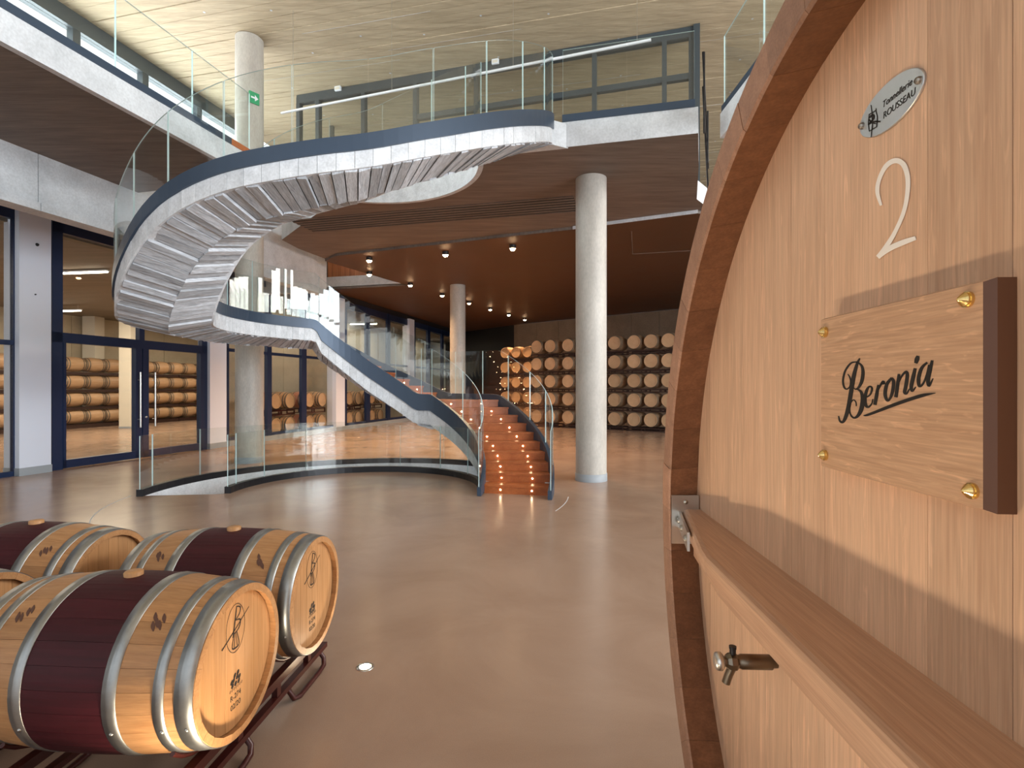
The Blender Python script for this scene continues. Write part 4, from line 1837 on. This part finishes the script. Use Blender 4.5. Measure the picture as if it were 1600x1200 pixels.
# steel bracket tying the bar to the rim
br = bpy.data.objects.new('bracket', None)
link(br, vat)
g = G()
xr = math.sqrt(RHv ** 2) - .012
g.box(1.1475, 1.155, -.108, -.008, ZC - .125, ZC + .055)
g.obj('plate', 'steel', br)
g = G()
A_, B_ = Vector((xe + .01, yh + .064, 0)), Vector((xe - .44, yh + .143, 0))
d_ = (B_ - A_).normalized()
nn = Vector((-d_.y, d_.x, 0)) * -1
if nn.y < 0:
    nn = -nn
L_ = 0.32
q = [A_ + nn * .002, A_ + d_ * L_ + nn * .002, A_ + d_ * L_ + nn * .010, A_ + nn * .010]
g.hexa([(p.x, p.y, zs - .04 - .028) for p in q] + [(p.x, p.y, zs - .008) for p in q])
g.obj('strap', 'steel', br)
for f in (.04, .15, .28):
    g = G()
    c = A_ + d_ * f + nn * .010
    g.lathe([(0, .009), (.010, .006), (.012, 0)], 12)
    o = g.obj('bolt', 'bolt_steel', br)
    o.location = (c.x, c.y, zs - .038)
    o.rotation_euler = Vector((0, 0, 1)).rotation_difference(nn).to_euler()
for y, z in ((-.06, .03), (-.06, -.10)):
    g = G()
    g.lathe([(0, .004), (.008, .003), (.009, 0)], 12)
    o = g.obj('bolt', 'bolt_steel', br)
    o.location = (1.1475, y, ZC + z)
    o.rotation_euler = (0, -pi / 2, 0)

# wooden name plaque
pth = 0.034
px0, pz0 = vpl(1283, 727, HD - pth)
px1, pz1 = vpl(1536, 437, HD - pth)
xl, xr_ = max(px0, px1), min(px0, px1)
zb_, zt_ = 1.643, 1.937
pl = bpy.data.objects.new('name_plaque', None)
pl.location = (0, -HD, 0)
pl['label'] = 'oak name plaque with dark bevelled edge'
link(pl, vat)
g = G()
c = .012
ring0 = [(xr_ - c * .8, zb_ - .004), (xl + .004, zb_ - .004), (xl + .004, zt_ + .004), (xr_ - c * .8, zt_ + .004)]
ring1 = [(xr_, zb_), (xl, zb_), (xl, zt_), (xr_, zt_)]
vs = [(x, .0, z) for x, z in ring0] + [(x, pth - .010, z) for x, z in ring0] + [(x, pth, z) for x, z in ring1]
fs = [(0, 1, 2, 3), (8, 9, 10, 11)] + [(j, (j + 1) % 4, 4 + (j + 1) % 4, 4 + j) for j in range(4)] + [(4 + j, 4 + (j + 1) % 4, 8 + (j + 1) % 4, 8 + j) for j in range(4)]
mi = [0, 0, 0, 0, 0, 1, 0, 0, 0, 1]
g.add(vs, fs, mi)
g.obj('board', ['plaque_oak', 'plaque_edge'], pl)
for px, py in ((1285, 519), (1506, 468), (1285, 711), (1513, 767)):
    x, z = vpl(px, py, HD - pth - .006)
    g = G()
    g.lathe([(0, .0155), (.003, .0135), (.0085, .008), (.0095, .007), (.0095, .004), (.0108, .004), (.0108, 0)], 20, 'y', smooth=False)
    o = g.obj('stud', 'brass', pl, (x, pth, z))
# lettering drawn stroke by stroke
BER = [
    [(405, 225, 14), (375, 285, 30), (335, 430, 44), (305, 600, 46), (275, 780, 46), (240, 910, 40), (205, 972, 28), (170, 955, 20), (157, 900, 10)],
    [(375, 265, 14), (300, 282, 18), (235, 370, 20), (208, 480, 20), (220, 560, 18), (252, 585, 16), (288, 555, 14), (298, 490, 14), (285, 440, 12), (265, 410, 8)],
    [(372, 268, 12), (425, 310, 24), (442, 390, 36), (428, 490, 36), (398, 555, 26), (362, 588, 14), (335, 570, 8)],
    [(360, 578, 12), (415, 612, 26), (438, 690, 42), (428, 800, 48), (392, 885, 38), (345, 922, 22), (303, 895, 15), (285, 830, 15), (298, 750, 12), (330, 712, 10), (358, 735, 10), (365, 785, 12)],
    [(465, 690, 14), (525, 650, 18), (548, 580, 22), (522, 553, 18), (488, 595, 30), (468, 680, 36), (472, 765, 34), (503, 795, 24), (543, 760, 14), (558, 700, 8)],
    [(622, 535, 20), (605, 640, 38), (582, 770, 36)],
    [(600, 640, 12), (645, 545, 20), (680, 498, 30), (690, 530, 26)],
    [(778, 455, 24), (722, 530, 36), (702, 640, 38), (725, 715, 28), (757, 700, 24), (790, 610, 36), (802, 500, 36), (778, 455, 24)],
    [(865, 408, 26), (850, 520, 36), (828, 680, 36)],
    [(842, 560, 12), (890, 445, 18), (943, 385, 28), (962, 420, 36), (945, 550, 38), (930, 620, 34), (955, 635, 22), (988, 580, 8)],
    [(1055, 340, 30), (1030, 450, 42), (1008, 560, 38), (1022, 605, 26), (1062, 560, 8)],
    [(1088, 195, 30), (1076, 235, 50), (1062, 282, 34)],
    [(1195, 275, 22), (1130, 340, 34), (1095, 460, 40), (1103, 548, 30), (1145, 525, 20), (1188, 420, 16), (1215, 300, 14)],
    [(1255, 248, 26), (1228, 370, 40), (1205, 480, 40), (1218, 545, 28), (1265, 460, 8)],
    [(450, 895, 10), (520, 880, 28), (800, 772, 38), (1000, 702, 38), (1150, 657, 36), (1290, 632, 6)],
]
g = G()


def plq(ox, oy, sc, depth, base, parent_y):
    def fn(a, b, h):
        x, z = vpl(ox + a * sc, oy + b * sc, depth)
        return (x, base + h + .0004, z)
    return fn


for s in BER:
    ribbon(g, s, plq(1290, 530, 190 / 1425, HD - pth, pth, 0), 6, 0, .0007)
g.obj('lettering', 'burnt_ink', pl)

# chalk figure
g = G()
TWO = [(1378, 321, 4), (1372, 300, 6), (1375, 280, 6), (1386, 259, 7), (1401, 251, 8), (1414, 259, 8), (1420, 285, 7), (1415, 325, 6), (1401, 360, 6), (1386, 385, 7), (1373, 402, 7)]
ribbon(g, TWO, plq(0, 0, 1, HD, 0, 0), 6, 0, .0006)
ribbon(g, [(1373, 402, 6), (1390, 389, 8), (1412, 379, 8), (1432, 372, 6)], plq(0, 0, 1, HD, 0, 0), 6, 0, .0008)
o = g.obj('chalk_number', 'chalk', vat)
o.location = (0, -HD + .0005, 0)

# oval maker's plate
ov = bpy.data.objects.new('oval_plate', None)
xo, zo = vpl(1396.5, 160, HD)
xo0, _ = vpl(1346, 205, HD)
xo1, _ = vpl(1448, 115, HD)
ov.location = (xo, -HD, 2.287)
link(ov, vat)
rx, rz_ = abs(xo0 - xo1) / 2, .0405
ov.location.x = (xo0 + xo1) / 2
g = G()
n = 48
vs = []
for y, k in ((0, 1), (.003, 1), (.004, .985)):
    vs += [(rx * k * cos(2 * pi * i / n), y, rz_ * k * sin(2 * pi * i / n)) for i in range(n)]
fs = [tuple(range(n)), tuple(2 * n + i for i in range(n))] + [(r * n + i, r * n + (i + 1) % n, (r + 1) * n + (i + 1) % n, (r + 1) * n + i) for r in (0, 1) for i in range(n)]
g.add(vs, fs)
g.obj('plate', 'silver_plate', ov)
for x in (-rx + .010, rx - .010):
    g = G()
    g.lathe([(0, .006), (.0045, .006), (.006, .003), (.006, 0)], 12, 'y')
    g.obj('screw', 'bolt_steel', ov, (x, .004, 0))
# reading direction runs towards the camera (vat -x)
text('Tonnellerie', 'lettering', 'burnt_ink', ov, (-.020, .0043, .003), (pi / 2, 0, pi), .0160, .0003, .25)
text('ROUSSEAU', 'lettering', 'burnt_ink', ov, (-.025, .0043, -.017), (pi / 2, 0, pi), .0162, .0003, .12)
EMB = [[(235, 630, 7), (245, 720, 8), (250, 860, 8), (235, 1005, 5)], [(210, 742, 9), (288, 696, 9), (293, 668, 6)], [(290, 696, 8), (308, 770, 8), (300, 885, 9)],
       [(300, 885, 10), (215, 938, 9)], [(215, 940, 7), (204, 850, 7), (214, 742, 7)], [(218, 780, 18), (258, 742, 20), (268, 785, 16), (215, 850, 16)], [(200, 862, 12), (262, 828, 22), (345, 824, 20)],
       [(212, 800, 16), (250, 838, 18), (300, 850, 10)]]
g = G()
for s in EMB:
    ribbon(g, s, plq(1330, 80, 140 / 1050, HD - .004, 0, 0), 4, 0, .0004)
o = g.obj('maker_mark', 'burnt_ink', vat)
o.location = (0, -HD + .004, 0)
o.parent = ov
o.location = (-ov.location.x, .004, -2.287)

# brass tap
xt, zt2 = vpl(1213, 1035, HD)
tp = bpy.data.objects.new('tap', None)
tp.location = (xt, -HD, zt2)
tp['label'] = 'bronze tasting tap'
link(tp, vat)
g = G()
g.lathe([(.014, 0), (.014, .012), (.0185, .014), (.0185, .088), (.016, .092), (.016, .098)], 20, 'y')
g.obj('barrel_pipe', 'bronze', tp)
g = G()
g.lathe([(.016, .096), (.022, .103), (.022, .116), (.017, .124), (.0125, .128), (.0125, .136)], 8, 'y', smooth=False)
g.obj('body', 'bronze', tp)
g = G()
g.lathe([(.0, .155), (.012, .155), (.021, .151), (.0225, .146), (.0225, .138), (.018, .134), (.0, .134)], 20, 'y')
g.obj('knob', 'steel', tp)
g = G()
g.tube([(0, .109, .018), (0, .109, .034)], .008, 10)
g.tube([(0, .109, .033), (0, .109, .039)], .0095, 10)
g.obj('vent_screw', 'black_metal', tp)
g = G()
g.tube([(0, .110, -.015), (.004, .117, -.035), (.006, .124, -.058)], .0105, 12)
g.obj('spout', 'bronze', tp)
